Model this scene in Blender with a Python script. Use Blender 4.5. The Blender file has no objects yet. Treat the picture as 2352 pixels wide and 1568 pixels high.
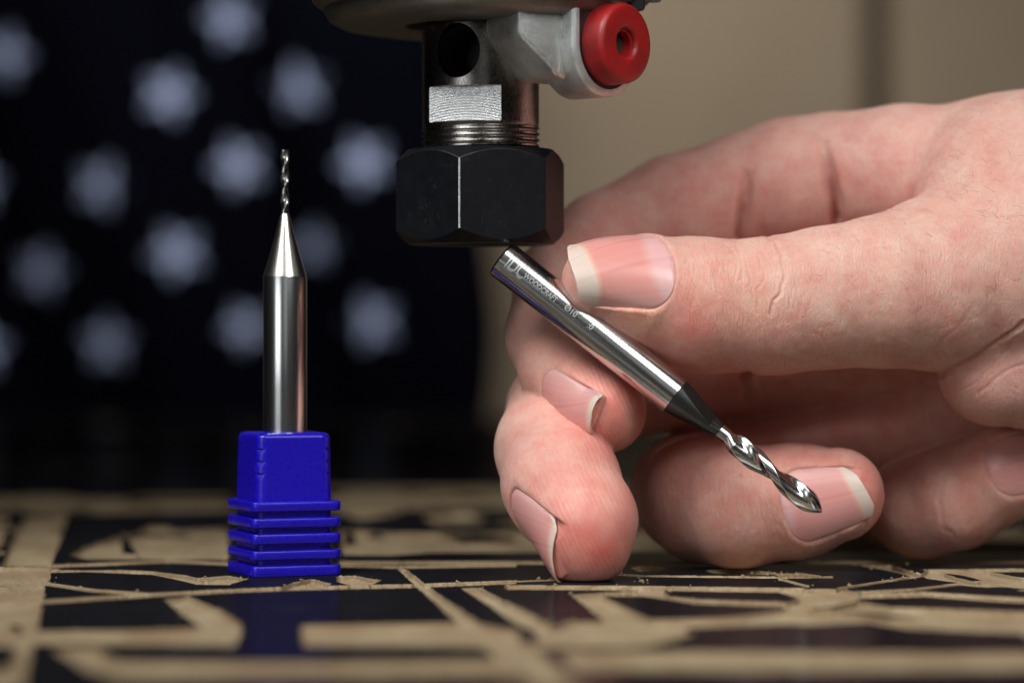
import bpy, bmesh, math, random, os
import numpy as np
from mathutils import Vector, Matrix
import openvdb

# ------------------------------------------------------------------ scene, camera, light
# 1 unit = 1 cm.  x right, y away from the camera, z up, table top at z = 0
S = bpy.context.scene
S.unit_settings.scale_length = 0.01
C = S.collection
FP, D0, H0, CU, CV = 6533.0, 39.1, 3.24, 1176.0, 784.0

cam_d = bpy.data.cameras.new('camera')
cam = bpy.data.objects.new('camera', cam_d); C.objects.link(cam)
cam.location = (0, -D0, H0); cam.rotation_euler = (math.radians(90), 0, 0)
cam_d.lens = 100.0; cam_d.sensor_width = 36.0
cam_d.clip_start = 1.0; cam_d.clip_end = 2000.0
cam_d.dof.use_dof = True
cam_d.dof.focus_distance = 38.9
cam_d.dof.aperture_fstop = 0.1 / 0.86
cam_d.dof.aperture_blades = 0
cam_d.dof.aperture_rotation = 0.3
S.camera = cam

W = bpy.data.worlds.new('World'); S.world = W; W.use_nodes = True
W.node_tree.nodes['Background'].inputs[0].default_value = (0.9, 0.92, 1.0, 1)
W.node_tree.nodes['Background'].inputs[1].default_value = 0.003

S.view_settings.view_transform = 'Standard'
S.view_settings.look = 'None'
S.view_settings.exposure = 0.0
S.view_settings.gamma = 1.0

def area(name, az, el, dist, w, h, power, col=(1, 1, 1), target=(1.0, 0.5, 3.0), spread=180):
    """softbox: az from the camera direction (negative = left), el above the table"""
    l = bpy.data.lights.new(name, 'AREA'); l.shape = 'RECTANGLE'
    l.size = w; l.size_y = h; l.energy = power; l.color = col; l.spread = math.radians(spread)
    o = bpy.data.objects.new(name, l); C.objects.link(o)
    a, e = math.radians(az), math.radians(el)
    t = Vector(target)
    p = t + Vector((math.sin(a) * math.cos(e), -math.cos(a) * math.cos(e), math.sin(e))) * dist
    o.location = p
    o.rotation_euler = (t - p).to_track_quat('-Z', 'Y').to_euler()
    return o
def soft(name, az, el, dist, w, h, radiance, col=(1, 1, 1), **k):
    return area(name, az, el, dist, w, h, radiance * math.pi * w * h, col, **k)
soft('key_softbox', -38, 50, 44, 29, 24, 1.25, (1.0, 0.995, 0.98), target=(2.4, -2.5, 3.2), spread=46)
soft('left_low_softbox', -36, 8, 62, 27, 16, 2.3, (0.97, 0.99, 1.0))
soft('front_low_softbox', 4, 14, 75, 24, 28, .24, (1.0, 0.98, 0.97))
soft('top_softbox', 28, 41, 52, 21, 20, 1.3, (1.0, 0.99, 0.97), target=(2.4, -1.5, 3.5), spread=60)
soft('backdrop_fill', 0, 32, 60, 40, 20, 5.0, (1.0, 0.97, 0.93), target=(0, 114, 16), spread=110)  # unseen fill light, added to brighten the flag stars and wall

# ------------------------------------------------------------------ helpers
def P(u, v, y):
    d = D0 + y
    return np.array([(u - CU) * d / FP, y, H0 + (CV - v) * d / FP])
def PT(u, v):
    d = H0 * FP / (v - CV)
    return ((u - CU) * d / FP, d - D0)

def mesh_obj(name, verts, faces, mats, parent=None, smooth=True, mi=None, auto=None):
    me = bpy.data.meshes.new(name)
    me.from_pydata([tuple(map(float, v)) for v in verts], [], faces)
    me.validate()
    for m in (mats if isinstance(mats, (list, tuple)) else [mats]): me.materials.append(m)
    if mi is not None: me.polygons.foreach_set('material_index', mi)
    me.polygons.foreach_set('use_smooth', [smooth] * len(me.polygons))
    if auto is not None: me.set_sharp_from_angle(angle=math.radians(auto))
    me.update()
    o = bpy.data.objects.new(name, me); C.objects.link(o)
    if parent: o.parent = parent
    return o

def thing(name, label, cat, loc=(0, 0, 0), group=None):
    o = bpy.data.objects.new(name, None); C.objects.link(o)
    o.location = loc; o.empty_display_size = 0.5
    o['label'] = label; o['category'] = cat
    if group: o['group'] = group
    return o

def keep(o, parent):
    """parent while leaving world coordinates alone (parents carry translation only)"""
    o.parent = parent
    o.matrix_parent_inverse = Matrix.Translation(-Vector(parent.location))
    return o

def loft(rings, cap0=True, cap1=True, closed=True):
    n = len(rings[0]); V = [p for r in rings for p in r]; F = []
    for i in range(len(rings) - 1):
        for j in range(n if closed else n - 1):
            k = (j + 1) % n
            F.append((i * n + j, i * n + k, (i + 1) * n + k, (i + 1) * n + j))
    if cap0: F.append(tuple(range(n - 1, -1, -1)))
    if cap1: F.append(tuple((len(rings) - 1) * n + j for j in range(n)))
    return V, F

def lathe(prof, n=96, cx=0, cy=0):
    return [[(cx + r * math.cos(2 * math.pi * j / n), cy + r * math.sin(2 * math.pi * j / n), z) for j in range(n)] for r, z in prof]

def smoothstep(a, b, x):
    t = np.clip((x - a) / (b - a), 0, 1); return t * t * (3 - 2 * t)

def vnoise(p, scale, seed=0):
    """cheap value noise, p (N,3)"""
    q = p * scale + seed * 17.31
    i = np.floor(q).astype(np.int64); f = q - i; f = f * f * (3 - 2 * f)
    def h(a, b, c):
        n = (a * 73856093) ^ (b * 19349663) ^ (c * 83492791)
        n = (n ^ (n >> 13)) * 1274126177 & 0x7fffffff
        return ((n ^ (n >> 16)) & 0xffff) / 65535.0
    r = 0
    for dx in (0, 1):
        for dy in (0, 1):
            for dz in (0, 1):
                w = (f[:, 0] if dx else 1 - f[:, 0]) * (f[:, 1] if dy else 1 - f[:, 1]) * (f[:, 2] if dz else 1 - f[:, 2])
                r = r + w * h(i[:, 0] + dx, i[:, 1] + dy, i[:, 2] + dz)
    return r * 2 - 1

# ------------------------------------------------------------------ materials
class N:
    def __init__(s, name):
        s.m = bpy.data.materials.new(name); s.m.use_nodes = True
        s.t = s.m.node_tree; s.b = s.t.nodes['Principled BSDF']; s.out = s.t.nodes['Material Output']
    def n(s, typ, **kw):
        x = s.t.nodes.new(typ)
        for k, v in kw.items():
            if k.startswith('_'): setattr(x, k[1:], v)
            else: x.inputs[k.replace('__', ' ')].default_value = v
        return x
    def l(s, a, b): s.t.links.new(a, b)
    def set(s, **kw):
        for k, v in kw.items():
            s.b.inputs[k.replace('_', ' ')].default_value = v
        return s
    def coord(s, kind='Object', scale=(1, 1, 1)):
        tc = s.n('ShaderNodeTexCoord'); mp = s.n('ShaderNodeMapping'); mp.inputs['Scale'].default_value = scale
        s.l(tc.outputs[kind], mp.inputs['Vector']); return mp.outputs['Vector']
    def noise(s, vec, scale, detail=4, rough=0.55, dist=0):
        x = s.n('ShaderNodeTexNoise', Scale=scale, Detail=detail, Roughness=rough, Distortion=dist)
        s.l(vec, x.inputs['Vector']); return x
    def ramp(s, fac, stops):
        x = s.n('ShaderNodeValToRGB'); e = x.color_ramp.elements
        while len(e) < len(stops): e.new(0.5)
        for a, (p, c) in zip(e, stops): a.position = p; a.color = (*c, 1) if len(c) == 3 else c
        s.l(fac, x.inputs['Fac']); return x.outputs['Color']
    def maprange(s, v, a, b, c, d):
        x = s.n('ShaderNodeMapRange'); x.inputs[1].default_value = a; x.inputs[2].default_value = b
        x.inputs[3].default_value = c; x.inputs[4].default_value = d; s.l(v, x.inputs[0]); return x.outputs[0]
    def math(s, op, a, b=None):
        x = s.n('ShaderNodeMath', _operation=op)
        for i, v in enumerate((a, b)):
            if v is None: continue
            if isinstance(v, (int, float)): x.inputs[i].default_value = v
            else: s.l(v, x.inputs[i])
        return x.outputs[0]
    def mix(s, fac, a, b, blend='MIX'):
        x = s.n('ShaderNodeMix', _data_type='RGBA', _blend_type=blend)
        for sock, v in ((x.inputs[0], fac), (x.inputs[6], a), (x.inputs[7], b)):
            if isinstance(v, (int, float)): sock.default_value = v
            elif isinstance(v, (tuple, list)): sock.default_value = (*v, 1) if len(v) == 3 else v
            else: s.l(v, sock)
        return x.outputs[2]
    def bump(s, h, strength=0.3, dist=0.01, normal=None):
        x = s.n('ShaderNodeBump', Strength=strength, Distance=dist); s.l(h, x.inputs['Height'])
        if normal: s.l(normal, x.inputs['Normal'])
        s.l(x.outputs[0], s.b.inputs['Normal']); return x.outputs[0]

def metal(name, col, rough, nscale=(60, 60, 60), var=0.08, bump=0.05, bd=0.002, dirt=None, detail=3):
    g = N(name); g.set(Metallic=1.0, Roughness=rough)
    v = g.coord('Object', nscale); n = g.noise(v, 1.0, detail)
    g.l(g.maprange(n.outputs[0], 0.3, 0.7, max(0.02, rough - var), rough + var), g.b.inputs['Roughness'])
    g.b.inputs['Base Color'].default_value = (*col, 1)
    if dirt:
        n2 = g.noise(g.coord('Object', (2.4, 2.4, 2.4)), 1.0, 6, 0.65)
        n3 = g.noise(g.coord('Object', (22, 22, 22)), 1.0, 4, 0.6)
        f = g.math('MULTIPLY', g.maprange(n2.outputs[0], 0.42, 0.68, 0, 1), g.maprange(n3.outputs[0], 0.35, 0.65, 0.3, 1))
        g.l(g.mix(f, col, dirt), g.b.inputs['Base Color'])
    g.bump(n.outputs[0], bump, bd)
    if name == 'cast_aluminium': g.set(Metallic=0.72)
    return g.m

M_steel = metal('brushed_carbide', (0.74, 0.76, 0.77), 0.22, (30, 30, 900), 0.05, 0.10, 0.0015)
M_cone = metal('ground_cone', (0.68, 0.66, 0.61), 0.26, (400, 400, 6), 0.05, 0.15, 0.002)
M_flute = metal('polished_flute', (0.60, 0.61, 0.61), 0.20, (90, 90, 90), 0.03, 0.04, 0.001)
M_bit = metal('satin_steel', (0.58, 0.59, 0.59), 0.20, (70, 70, 70), 0.05, 0.06, 0.001)
M_bitdark = metal('ground_dark_steel', (0.085, 0.09, 0.092), 0.38, (200, 200, 200), 0.06, 0.2, 0.002)
M_shaft = metal('dirty_shaft_steel', (0.30, 0.285, 0.27), 0.30, (90, 90, 20), 0.1, 0.12, 0.003, dirt=(0.09, 0.07, 0.06))
M_thread = metal('oily_thread_steel', (0.40, 0.39, 0.375), 0.22, (60, 60, 60), 0.12, 0.3, 0.004, dirt=(0.12, 0.09, 0.07))
M_cast = metal('cast_aluminium', (0.74, 0.77, 0.76), 0.46, (38, 38, 38), 0.10, 0.35, 0.006, dirt=(0.40, 0.41, 0.39), detail=5)
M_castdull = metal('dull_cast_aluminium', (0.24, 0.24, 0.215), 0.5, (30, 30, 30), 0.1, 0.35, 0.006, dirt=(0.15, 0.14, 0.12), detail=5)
M_darkpl = metal('dark_bracket', (0.09, 0.085, 0.09), 0.5, (40, 40, 40), 0.1, 0.2, 0.004)

def facet_mat():
    g = N('milled_facet'); g.set(Metallic=1.0, Roughness=0.24); g.b.inputs['Base Color'].default_value = (0.86, 0.88, 0.88, 1)
    v = g.coord('Object', (1, 1, 1))
    w = g.n('ShaderNodeTexWave', _wave_type='RINGS', _rings_direction='SPHERICAL', Scale=9.0, Distortion=3.5, Detail=3.0)
    w.inputs['Detail Scale'].default_value = 6.0
    mp = g.coord('Object', (1, 1, 1)); g.l(mp, w.inputs['Vector'])
    n = g.noise(g.coord('Object', (26, 26, 60)), 1.0, 5, 0.7, 1.5)
    h = g.math('ADD', g.math('MULTIPLY', w.outputs[1], 0.35), n.outputs[0])
    g.l(g.maprange(n.outputs[0], 0.3, 0.7, 0.10, 0.22), g.b.inputs['Roughness'])
    g.bump(h, 0.8, 0.006); return g.m
M_facet = facet_mat()

def nut_mat():
    g = N('black_oxide'); g.set(Metallic=0.0, Roughness=0.42, Specular_IOR_Level=0.22)
    n = g.noise(g.coord('Object', (5, 5, 5)), 1, 6, 0.6)
    g.l(g.ramp(n.outputs[0], [(0.3, (0.003, 0.0035, 0.005)), (0.7, (0.006, 0.007, 0.009))]), g.b.inputs['Base Color'])
    n2 = g.noise(g.coord('Object', (90, 90, 90)), 1, 4, 0.6)
    a1 = g.noise(g.coord('Object', (2.2, 2.2, 3.5)), 1, 7, 0.72); a2 = g.noise(g.coord('Object', (45, 45, 12)), 1, 3, 0.6)
    f = g.math('MULTIPLY', g.maprange(a1.outputs[0], .54, .68, 0, 1), g.maprange(a2.outputs[0], .52, .68, 0, .6))
    g.l(g.mix(f, g.ramp(n.outputs[0], [(0.3, (0.003, 0.0035, 0.005)), (0.7, (0.006, 0.007, 0.009))]), (.05, .05, .052)), g.b.inputs['Base Color'])
    g.l(g.maprange(n2.outputs[0], 0.3, 0.7, 0.38, 0.5), g.b.inputs['Roughness'])
    g.bump(n2.outputs[0], 0.18, 0.003); return g.m
M_nut = nut_mat()
M_corner_glint = metal('corner_glint_steel', (0.50, 0.50, 0.50), 0.33, (40, 40, 25), 0.12, 0.6, 0.008)  # highlight on the nut's front corner, put in as a brighter metal colour

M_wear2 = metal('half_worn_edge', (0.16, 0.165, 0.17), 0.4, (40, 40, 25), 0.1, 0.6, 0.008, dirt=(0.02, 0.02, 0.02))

def plastic(name, col, rough, sub=0.3, rad=(0.1, 0.1, 0.4), scale=0.15, smudge=None, bd=0.002):
    g = N(name); g.set(Roughness=rough, Subsurface_Weight=sub, Subsurface_Scale=scale, IOR=1.5)
    g.b.inputs['Subsurface Radius'].default_value = rad
    g.b.inputs['Base Color'].default_value = (*col, 1)
    n = g.noise(g.coord('Object', (25, 25, 25)), 1, 5, 0.6)
    g.l(g.maprange(n.outputs[0], 0.3, 0.7, rough - 0.06, rough + 0.08), g.b.inputs['Roughness'])
    if smudge:
        n2 = g.noise(g.coord('Object', (1.6, 1.6, 1.6)), 1, 4, 0.6)
        g.l(g.mix(g.maprange(n2.outputs[0], 0.5, 0.72, 0, 0.75), col, smudge), g.b.inputs['Base Color'])
    if name == 'blue_polypropylene':
        a1 = g.noise(g.coord('Object', (4, 4, 14)), 1, 6, 0.7); a2 = g.noise(g.coord('Object', (60, 60, 20)), 1, 3, 0.6)
        f = g.math('MULTIPLY', g.maprange(a1.outputs[0], .56, .70, 0, 1), g.maprange(a2.outputs[0], .5, .66, 0, .35))
        g.l(g.mix(f, col, (0.12, 0.11, 0.62)), g.b.inputs['Base Color'])
    g.bump(n.outputs[0], 0.12, bd); return g.m
M_blue = plastic('blue_polypropylene', (0.010, 0.003, 0.42), 0.30, 0.35, (0.05, 0.05, 0.5), 0.10)
M_blue_d = M_blue
M_red = plastic('red_plastic', (0.36, 0.012, 0.012), 0.42, 0.1, (0.3, 0.05, 0.05), 0.1, smudge=(0.13, 0.012, 0.014))
M_bore = plastic('dark_hex_socket', (0.03, 0.026, 0.02), 0.5, 0)

def cloth_mat(name, col, bumpd=0.02):
    g = N(name); g.set(Roughness=0.95, Specular_IOR_Level=0.03); g.b.inputs['Base Color'].default_value = (*col, 1)
    w = g.n('ShaderNodeTexWave', Scale=30.0, Distortion=0.5); g.l(g.coord(), w.inputs['Vector'])
    g.bump(w.outputs[1], 0.15, bumpd); return g.m
M_navy = cloth_mat('navy_cloth', (0.0016, 0.0018, 0.0045))
M_star = cloth_mat('white_star_cloth', (0.46, 0.54, 0.82))

def wall_mat():
    g = N('tan_wall_paint'); g.set(Roughness=0.75)
    n = g.noise(g.coord('Object', (0.12, 0.12, 0.12)), 1, 3)
    g.l(g.ramp(n.outputs[0], [(0.3, (0.285, 0.215, 0.145)), (0.7, (0.33, 0.255, 0.175))]), g.b.inputs['Base Color'])
    g.bump(g.noise(g.coord('Object', (6, 6, 6)), 1, 4).outputs[0], 0.1, 0.05); return g.m
M_wall = wall_mat()

def laminate_mat():
    g = N('black_laminate'); g.set(Roughness=0.16, IOR=1.45, Specular_IOR_Level=0.0)
    n = g.noise(g.coord('Object', (3, 3, 3)), 1, 5, 0.6)
    n2 = g.noise(g.coord('Object', (70, 70, 70)), 1, 3, 0.6)
    n3 = g.noise(g.coord('Object', (45, 45, 45)), 1, 2, 0.5)
    base = g.ramp(n.outputs[0], [(0.3, (0.006, 0.006, 0.008)), (0.7, (0.012, 0.011, 0.013))])
    dust = g.maprange(n3.outputs[0], 0.70, 0.76, 0, 1)
    g.l(g.mix(dust, base, (0.20, 0.16, 0.11)), g.b.inputs['Base Color'])
    g.l(g.math('ADD', g.maprange(n.outputs[0], 0.3, 0.7, 0.12, 0.22), g.math('MULTIPLY', dust, 0.4)), g.b.inputs['Roughness'])
    bp = g.bump(n2.outputs[0], 0.10, 0.003)
    gl = g.n('ShaderNodeBsdfGlossy'); gl.inputs['Color'].default_value = (0.9, 0.9, 0.9, 1); gl.inputs['Roughness'].default_value = 0.16
    g.l(bp, gl.inputs['Normal']); mx = g.n('ShaderNodeMixShader')
    g.l(g.math('MULTIPLY', g.math('SUBTRACT', 1.0, dust), .10), mx.inputs[0])
    g.l(g.b.outputs[0], mx.inputs[1]); g.l(gl.outputs[0], mx.inputs[2]); g.l(mx.outputs[0], g.out.inputs['Surface'])
    return g.m
M_lam = laminate_mat()

def mdf_mat():
    g = N('routed_fibreboard'); g.set(Roughness=0.9)
    n = g.noise(g.coord('Object', (40, 40, 40)), 1, 6, 0.7)
    n2 = g.noise(g.coord('Object', (1.3, 0.5, 1.3)), 1, 4, 0.6)
    a = g.ramp(n.outputs[0], [(0.28, (0.14, 0.09, 0.045)), (0.5, (0.38, 0.295, 0.175)), (0.75, (0.60, 0.50, 0.335))])
    f = g.maprange(n2.outputs[0], 0.38, 0.62, 0, 0.75)
    g.l(g.mix(f, a, (0.25, 0.165, 0.085)), g.b.inputs['Base Color'])
    g.bump(n.outputs[0], 0.9, 0.02); return g.m
M_mdf = mdf_mat()
def edge_mat():
    g = N('rough_groove_edge'); g.set(Roughness=0.95)
    n = g.noise(g.coord('Object', (55, 55, 55)), 1, 5, 0.7)
    g.l(g.ramp(n.outputs[0], [(0.3, (0.10, 0.055, 0.025)), (0.55, (0.30, 0.19, 0.095)), (0.8, (0.50, 0.38, 0.22))]), g.b.inputs['Base Color'])
    g.bump(n.outputs[0], 0.9, 0.02); return g.m
M_edge = edge_mat()

# ------------------------------------------------------------------ table: black laminated board with routed grooves
def R7(pts): return [(0.504 * x, 1045.9 + 0.504 * y) for x, y in pts]
def R8(pts): return [(1166.6 + 0.504 * x, 1185.4 + 0.504 * y) for x, y in pts]
def stroke(pts, w):
    """open polyline in picture px with vertical width w -> polygon"""
    up = [(x, y - w / 2) for x, y in pts]; dn = [(x, y + w / 2) for x, y in reversed(pts)]
    return up + dn
TAN = []
A7 = lambda *p: TAN.append(R7(p)); A8 = lambda *p: TAN.append(R8(p))
A7((112, 285), (300, 268), (270, 380), (232, 502), (8, 502), (60, 390))
A7((-200, 275), (42, 280), (-5, 410), (-200, 620))
A7((-300, 505), (232, 505), (226, 560), (190, 604), (-300, 575))
A7((-300, 598), (205, 596), (190, 665), (165, 790), (140, 880), (92, 1060), (20, 1060), (72, 868), (-300, 850))
TAN.append(R7(stroke([(230, 503), (500, 492), (780, 480), (1035, 492), (1300, 500), (1560, 500), (1820, 507), (2350, 498)], 13)))
A7((230, 514), (420, 514), (700, 526), (860, 545), (925, 562), (1060, 575), (1045, 587), (900, 585), (830, 568), (700, 541), (400, 528), (222, 532))
TAN.append(R7(stroke([(195, 580), (420, 612), (700, 632)], 14)))
TAN.append(R7(stroke([(180, 665), (500, 645), (700, 632), (1000, 616), (1300, 604), (1600, 597), (1860, 592), (2350, 574)], 17)))
A7((750, 655), (865, 643), (1000, 700), (1092, 765), (1100, 800), (1062, 862), (140, 852), (145, 800), (600, 795), (925, 782))
A7((1370, 772), (2150, 757), (2360, 800), (2360, 872), (1900, 862), (1390, 865))
A7((1815, 516), (1850, 516), (1960, 600), (2180, 760), (2400, 900), (2700, 1060), (2480, 1060), (2250, 905), (2105, 770), (1905, 600))
A7((2105, 603), (2190, 600), (2352, 690), (2420, 760), (2330, 740))
A7((240, 880), (440, 872), (520, 935), (1400, 942), (2360, 925), (2360, 1000), (1400, 1005), (560, 1012), (400, 975))
A7((-200, 1000), (60, 960), (10, 1080), (-200, 1120))
A7((1280, 600), (1330, 577), (1420, 560), (1510, 582), (1480, 592), (1330, 607))
A7((1535, 548), (1620, 545), (1735, 568), (1692, 586), (1600, 588), (1535, 572))
A7((900, 556), (1040, 545), (1130, 560), (1060, 580))
A7((425, 400), (600, 360), (705, 310), (800, 342), (1030, 330), (1040, 472), (400, 470), (318, 452))
A7((1548, 330), (1750, 352), (2000, 350), (5200, 330), (5200, 436), (1950, 440), (1780, 452), (1560, 450))
A7((1548, 480), (5200, 478), (5200, 492), (1548, 494))
A7((-400, 215), (250, 180), (1030, 190), (1050, 246), (400, 262), (250, 262), (-400, 258))
A7((1500, 150), (5200, 130), (5200, 185), (1900, 240), (1650, 290), (1500, 240))
A7((1900, 262), (5200, 235), (5200, 300), (2000, 315))
A8((-10, 310), (700, 316), (1350, 325), (1360, 346), (700, 336), (-10, 330))
A8((290, 356), (590, 337), (720, 345), (722, 362), (435, 362), (610, 452), (660, 478), (460, 484))
A8((-10, 380), (190, 490), (160, 540), (-10, 455))
A8((580, 325), (700, 330), (735, 362), (860, 376), (1300, 392), (1290, 412), (850, 394), (625, 362))
A8((1195, 332), (1500, 328), (1605, 345), (1580, 385), (1460, 410), (1300, 425), (1230, 405), (1330, 370))
TAN.append(R8(stroke([(1500, 328), (1700, 297), (1890, 268)], 11)))
A8((1880, 264), (1915, 240), (2050, 240), (2600, 232), (2600, 345), (2352, 338), (2200, 320), (2050, 300), (1910, 282))
TAN.append(R8(stroke([(1600, 345), (1850, 332), (2060, 306), (2200, 318)], 11)))
TAN.append(R8(stroke([(1560, 362), (1900, 352), (2200, 372), (2600, 392)], 22)))
A8((1600, 385), (1750, 412), (2600, 440), (2600, 560), (2352, 545), (1900, 520), (1650, 480), (1250, 496), (900, 520), (620, 590), (90, 600), (150, 520), (300, 480), (620, 470), (1050, 455), (1250, 428), (1480, 418))
A8((-10, 530), (110, 590), (330, 760), (160, 790), (-10, 660))
A8((240, 620), (900, 612), (2000, 622), (2600, 610), (2600, 690), (1900, 700), (700, 700), (300, 694))
TAN.append(R8(stroke([(470, 262), (620, 270), (1250, 277), (1480, 275)], 9)))
TAN.append(R8(stroke([(-10, 297), (150, 290), (300, 286), (470, 262)], 7)))
TAN.append(R8(stroke([(1235, 283), (1370, 318)], 10)))
A8((900, 245), (1050, 238), (1180, 250), (1260, 262), (1100, 266), (940, 258))
A8((1215, 262), (1330, 256), (1430, 268), (1380, 280), (1240, 276))
A8((1600, 222), (1750, 220), (1905, 270), (1860, 276), (1730, 245))
A8((600, 286), (617, 286), (610, 302))
A8((560, 232), (640, 222), (720, 226), (700, 244), (600, 250))
DARK = [R7(p) for p in [
    [(40, 770), (95, 765), (105, 790), (50, 795)],
    [(540, 375), (590, 372), (625, 450), (560, 445)],
    [(270, 512), (420, 511), (560, 519), (430, 522), (270, 520)],
    [(1690, 455), (1860, 452), (1862, 470), (1700, 470)],
    [(1560, 345), (1610, 350), (1625, 385), (1570, 400)],
    [(1990, 360), (2180, 352), (2350, 372), (2350, 390), (2100, 395)]]] + [R8(p) for p in [
    [(1985, 256), (2080, 268), (2160, 290), (2120, 294), (2040, 276)],
    [(2200, 252), (2600, 250), (2600, 285), (2330, 276)],
    [(2170, 322), (2250, 318), (2400, 332), (2300, 334)],
    [(800, 505), (1250, 488), (1650, 500), (2352, 530), (2352, 545), (1700, 522), (1200, 520), (830, 530)],
    [(1500, 425), (1700, 440), (1900, 470), (1700, 465)]]]

rnd = random.Random(7)
def world_poly(poly): return np.array([PT(u, v) for u, v in poly])
TANW = [world_poly(p) for p in TAN]; DARKW = [world_poly(p) for p in DARK]
def lineW(x0, y0, x1, y1, w):
    d = np.array([x1 - x0, y1 - y0]); d = d / np.linalg.norm(d); n = np.array([-d[1], d[0]]) * w / 2
    a, b = np.array([x0, y0]), np.array([x1, y1]); return np.array([a - n, b - n, b + n, a + n])
for s in (-1, 1):                                     # the engraving goes on at both sides of the frame
    for k in range(26):
        x0 = s * rnd.uniform(8.5, 24); y0 = rnd.uniform(-14, 30)
        a = rnd.choice([0, 0.1, 1.5, 0.7, -0.5, 2.2]); L = rnd.uniform(3, 9)
        x1, y1 = x0 + L * math.cos(a), y0 + L * math.sin(a)
        if s * x1 < 8.3: x1 = s * 8.3
        TANW.append(lineW(x0, y0, x1, y1, rnd.uniform(0.12, 0.9)))
for k in range(12):                                   # far field
    y0 = rnd.uniform(27, 84); x0 = rnd.uniform(-22, 22); L = rnd.uniform(3, 12); a = rnd.choice([0, 0.05, -0.08, 1.2, 1.9])
    TANW.append(lineW(x0, y0, x0 + L * math.cos(a), y0 + L * math.sin(a), rnd.uniform(0.15, 0.5)))

def poly_sdf(X, Y, poly):
    """signed distance (negative inside) on grid, only near the polygon's box"""
    lo = poly.min(0) - 0.4; hi = poly.max(0) + 0.4
    ix = np.where((X >= lo[0]) & (X <= hi[0]))[0]; iy = np.where((Y >= lo[1]) & (Y <= hi[1]))[0]
    if len(ix) == 0 or len(iy) == 0: return None
    gx, gy = np.meshgrid(X[ix], Y[iy], indexing='ij')
    d = np.full(gx.shape, 1e9); ins = np.zeros(gx.shape, bool); n = len(poly)
    for i in range(n):
        ax, ay = poly[i]; bx, by = poly[(i + 1) % n]; ex, ey = bx - ax, by - ay
        t = np.clip(((gx - ax) * ex + (gy - ay) * ey) / (ex * ex + ey * ey + 1e-12), 0, 1)
        d = np.minimum(d, (gx - ax - t * ex) ** 2 + (gy - ay - t * ey) ** 2)
        c = ((ay > gy) != (by > gy)) & (gx < (bx - ax) * (gy - ay) / (by - ay + 1e-12) + ax)
        ins ^= c
    return ix, iy, np.where(ins, -1, 1) * np.sqrt(d)

def board(x0, x1, y0, y1, vx, vy, vz, rough, adapt=0.0):
    X = np.arange(x0, x1 + vx / 2, vx); Y = np.arange(y0, y1 + vy / 2, vy)
    g = np.full((len(X), len(Y)), 1.0)
    for p in TANW:
        r = poly_sdf(X, Y, p)
        if r: ix, iy, d = r; sub = g[np.ix_(ix, iy)]; g[np.ix_(ix, iy)] = np.minimum(sub, d)
    for p in DARKW:
        r = poly_sdf(X, Y, p)
        if r: ix, iy, d = r; sub = g[np.ix_(ix, iy)]; g[np.ix_(ix, iy)] = np.maximum(sub, -d)
    gx, gy = np.meshgrid(X, Y, indexing='ij')
    pp = np.stack([gx.ravel(), gy.ravel(), gx.ravel() * 0], 1)
    nz = (vnoise(pp, 5.0, 1) * 0.6 + vnoise(pp, 17.0, 2) * 0.4).reshape(g.shape)
    nf = vnoise(pp, 22.0, 5).reshape(g.shape)
    big = np.clip(vnoise(pp, 0.45, 3).reshape(g.shape) + 0.35, 0.15, 1)
    g = g + rough * (nz + .5 * vnoise(pp, 45.0, 8).reshape(g.shape)) * big
    isl = np.clip((vnoise(np.stack([pp[:, 0] * 1.0, pp[:, 1] * .45, pp[:, 2]], 1), 1.5, 11) - .22).reshape(g.shape) * .6, -1, 1)
    g = np.where(gy > 8, np.maximum(g, isl * smoothstep(8, 10, gy)), g)
    dep = 0.068 + 0.014 * nf + 0.006 * vnoise(pp, 60.0, 6).reshape(g.shape)
    Z = np.arange(-0.10, 0.031, vz)
    a = np.empty((len(X), len(Y), len(Z)), np.float32)
    for k, z in enumerate(Z):
        groove = np.maximum(g, -(z + dep))
        a[:, :, k] = np.maximum(z, -groove)
    s = 100.0
    grid = openvdb.FloatGrid(3.0); grid.copyFromArray(np.clip(a / vz, -3, 3)) 
    pts, tri, quads = grid.convertToPolygons(0.0, adapt)
    pts = np.asarray(pts) * np.array([vx, vy, vz]) + np.array([x0, y0, Z[0]])
    F = [tuple(q) for q in np.asarray(quads).tolist()] + [tuple(q) for q in np.asarray(tri).tolist()]
    return pts, F

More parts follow.
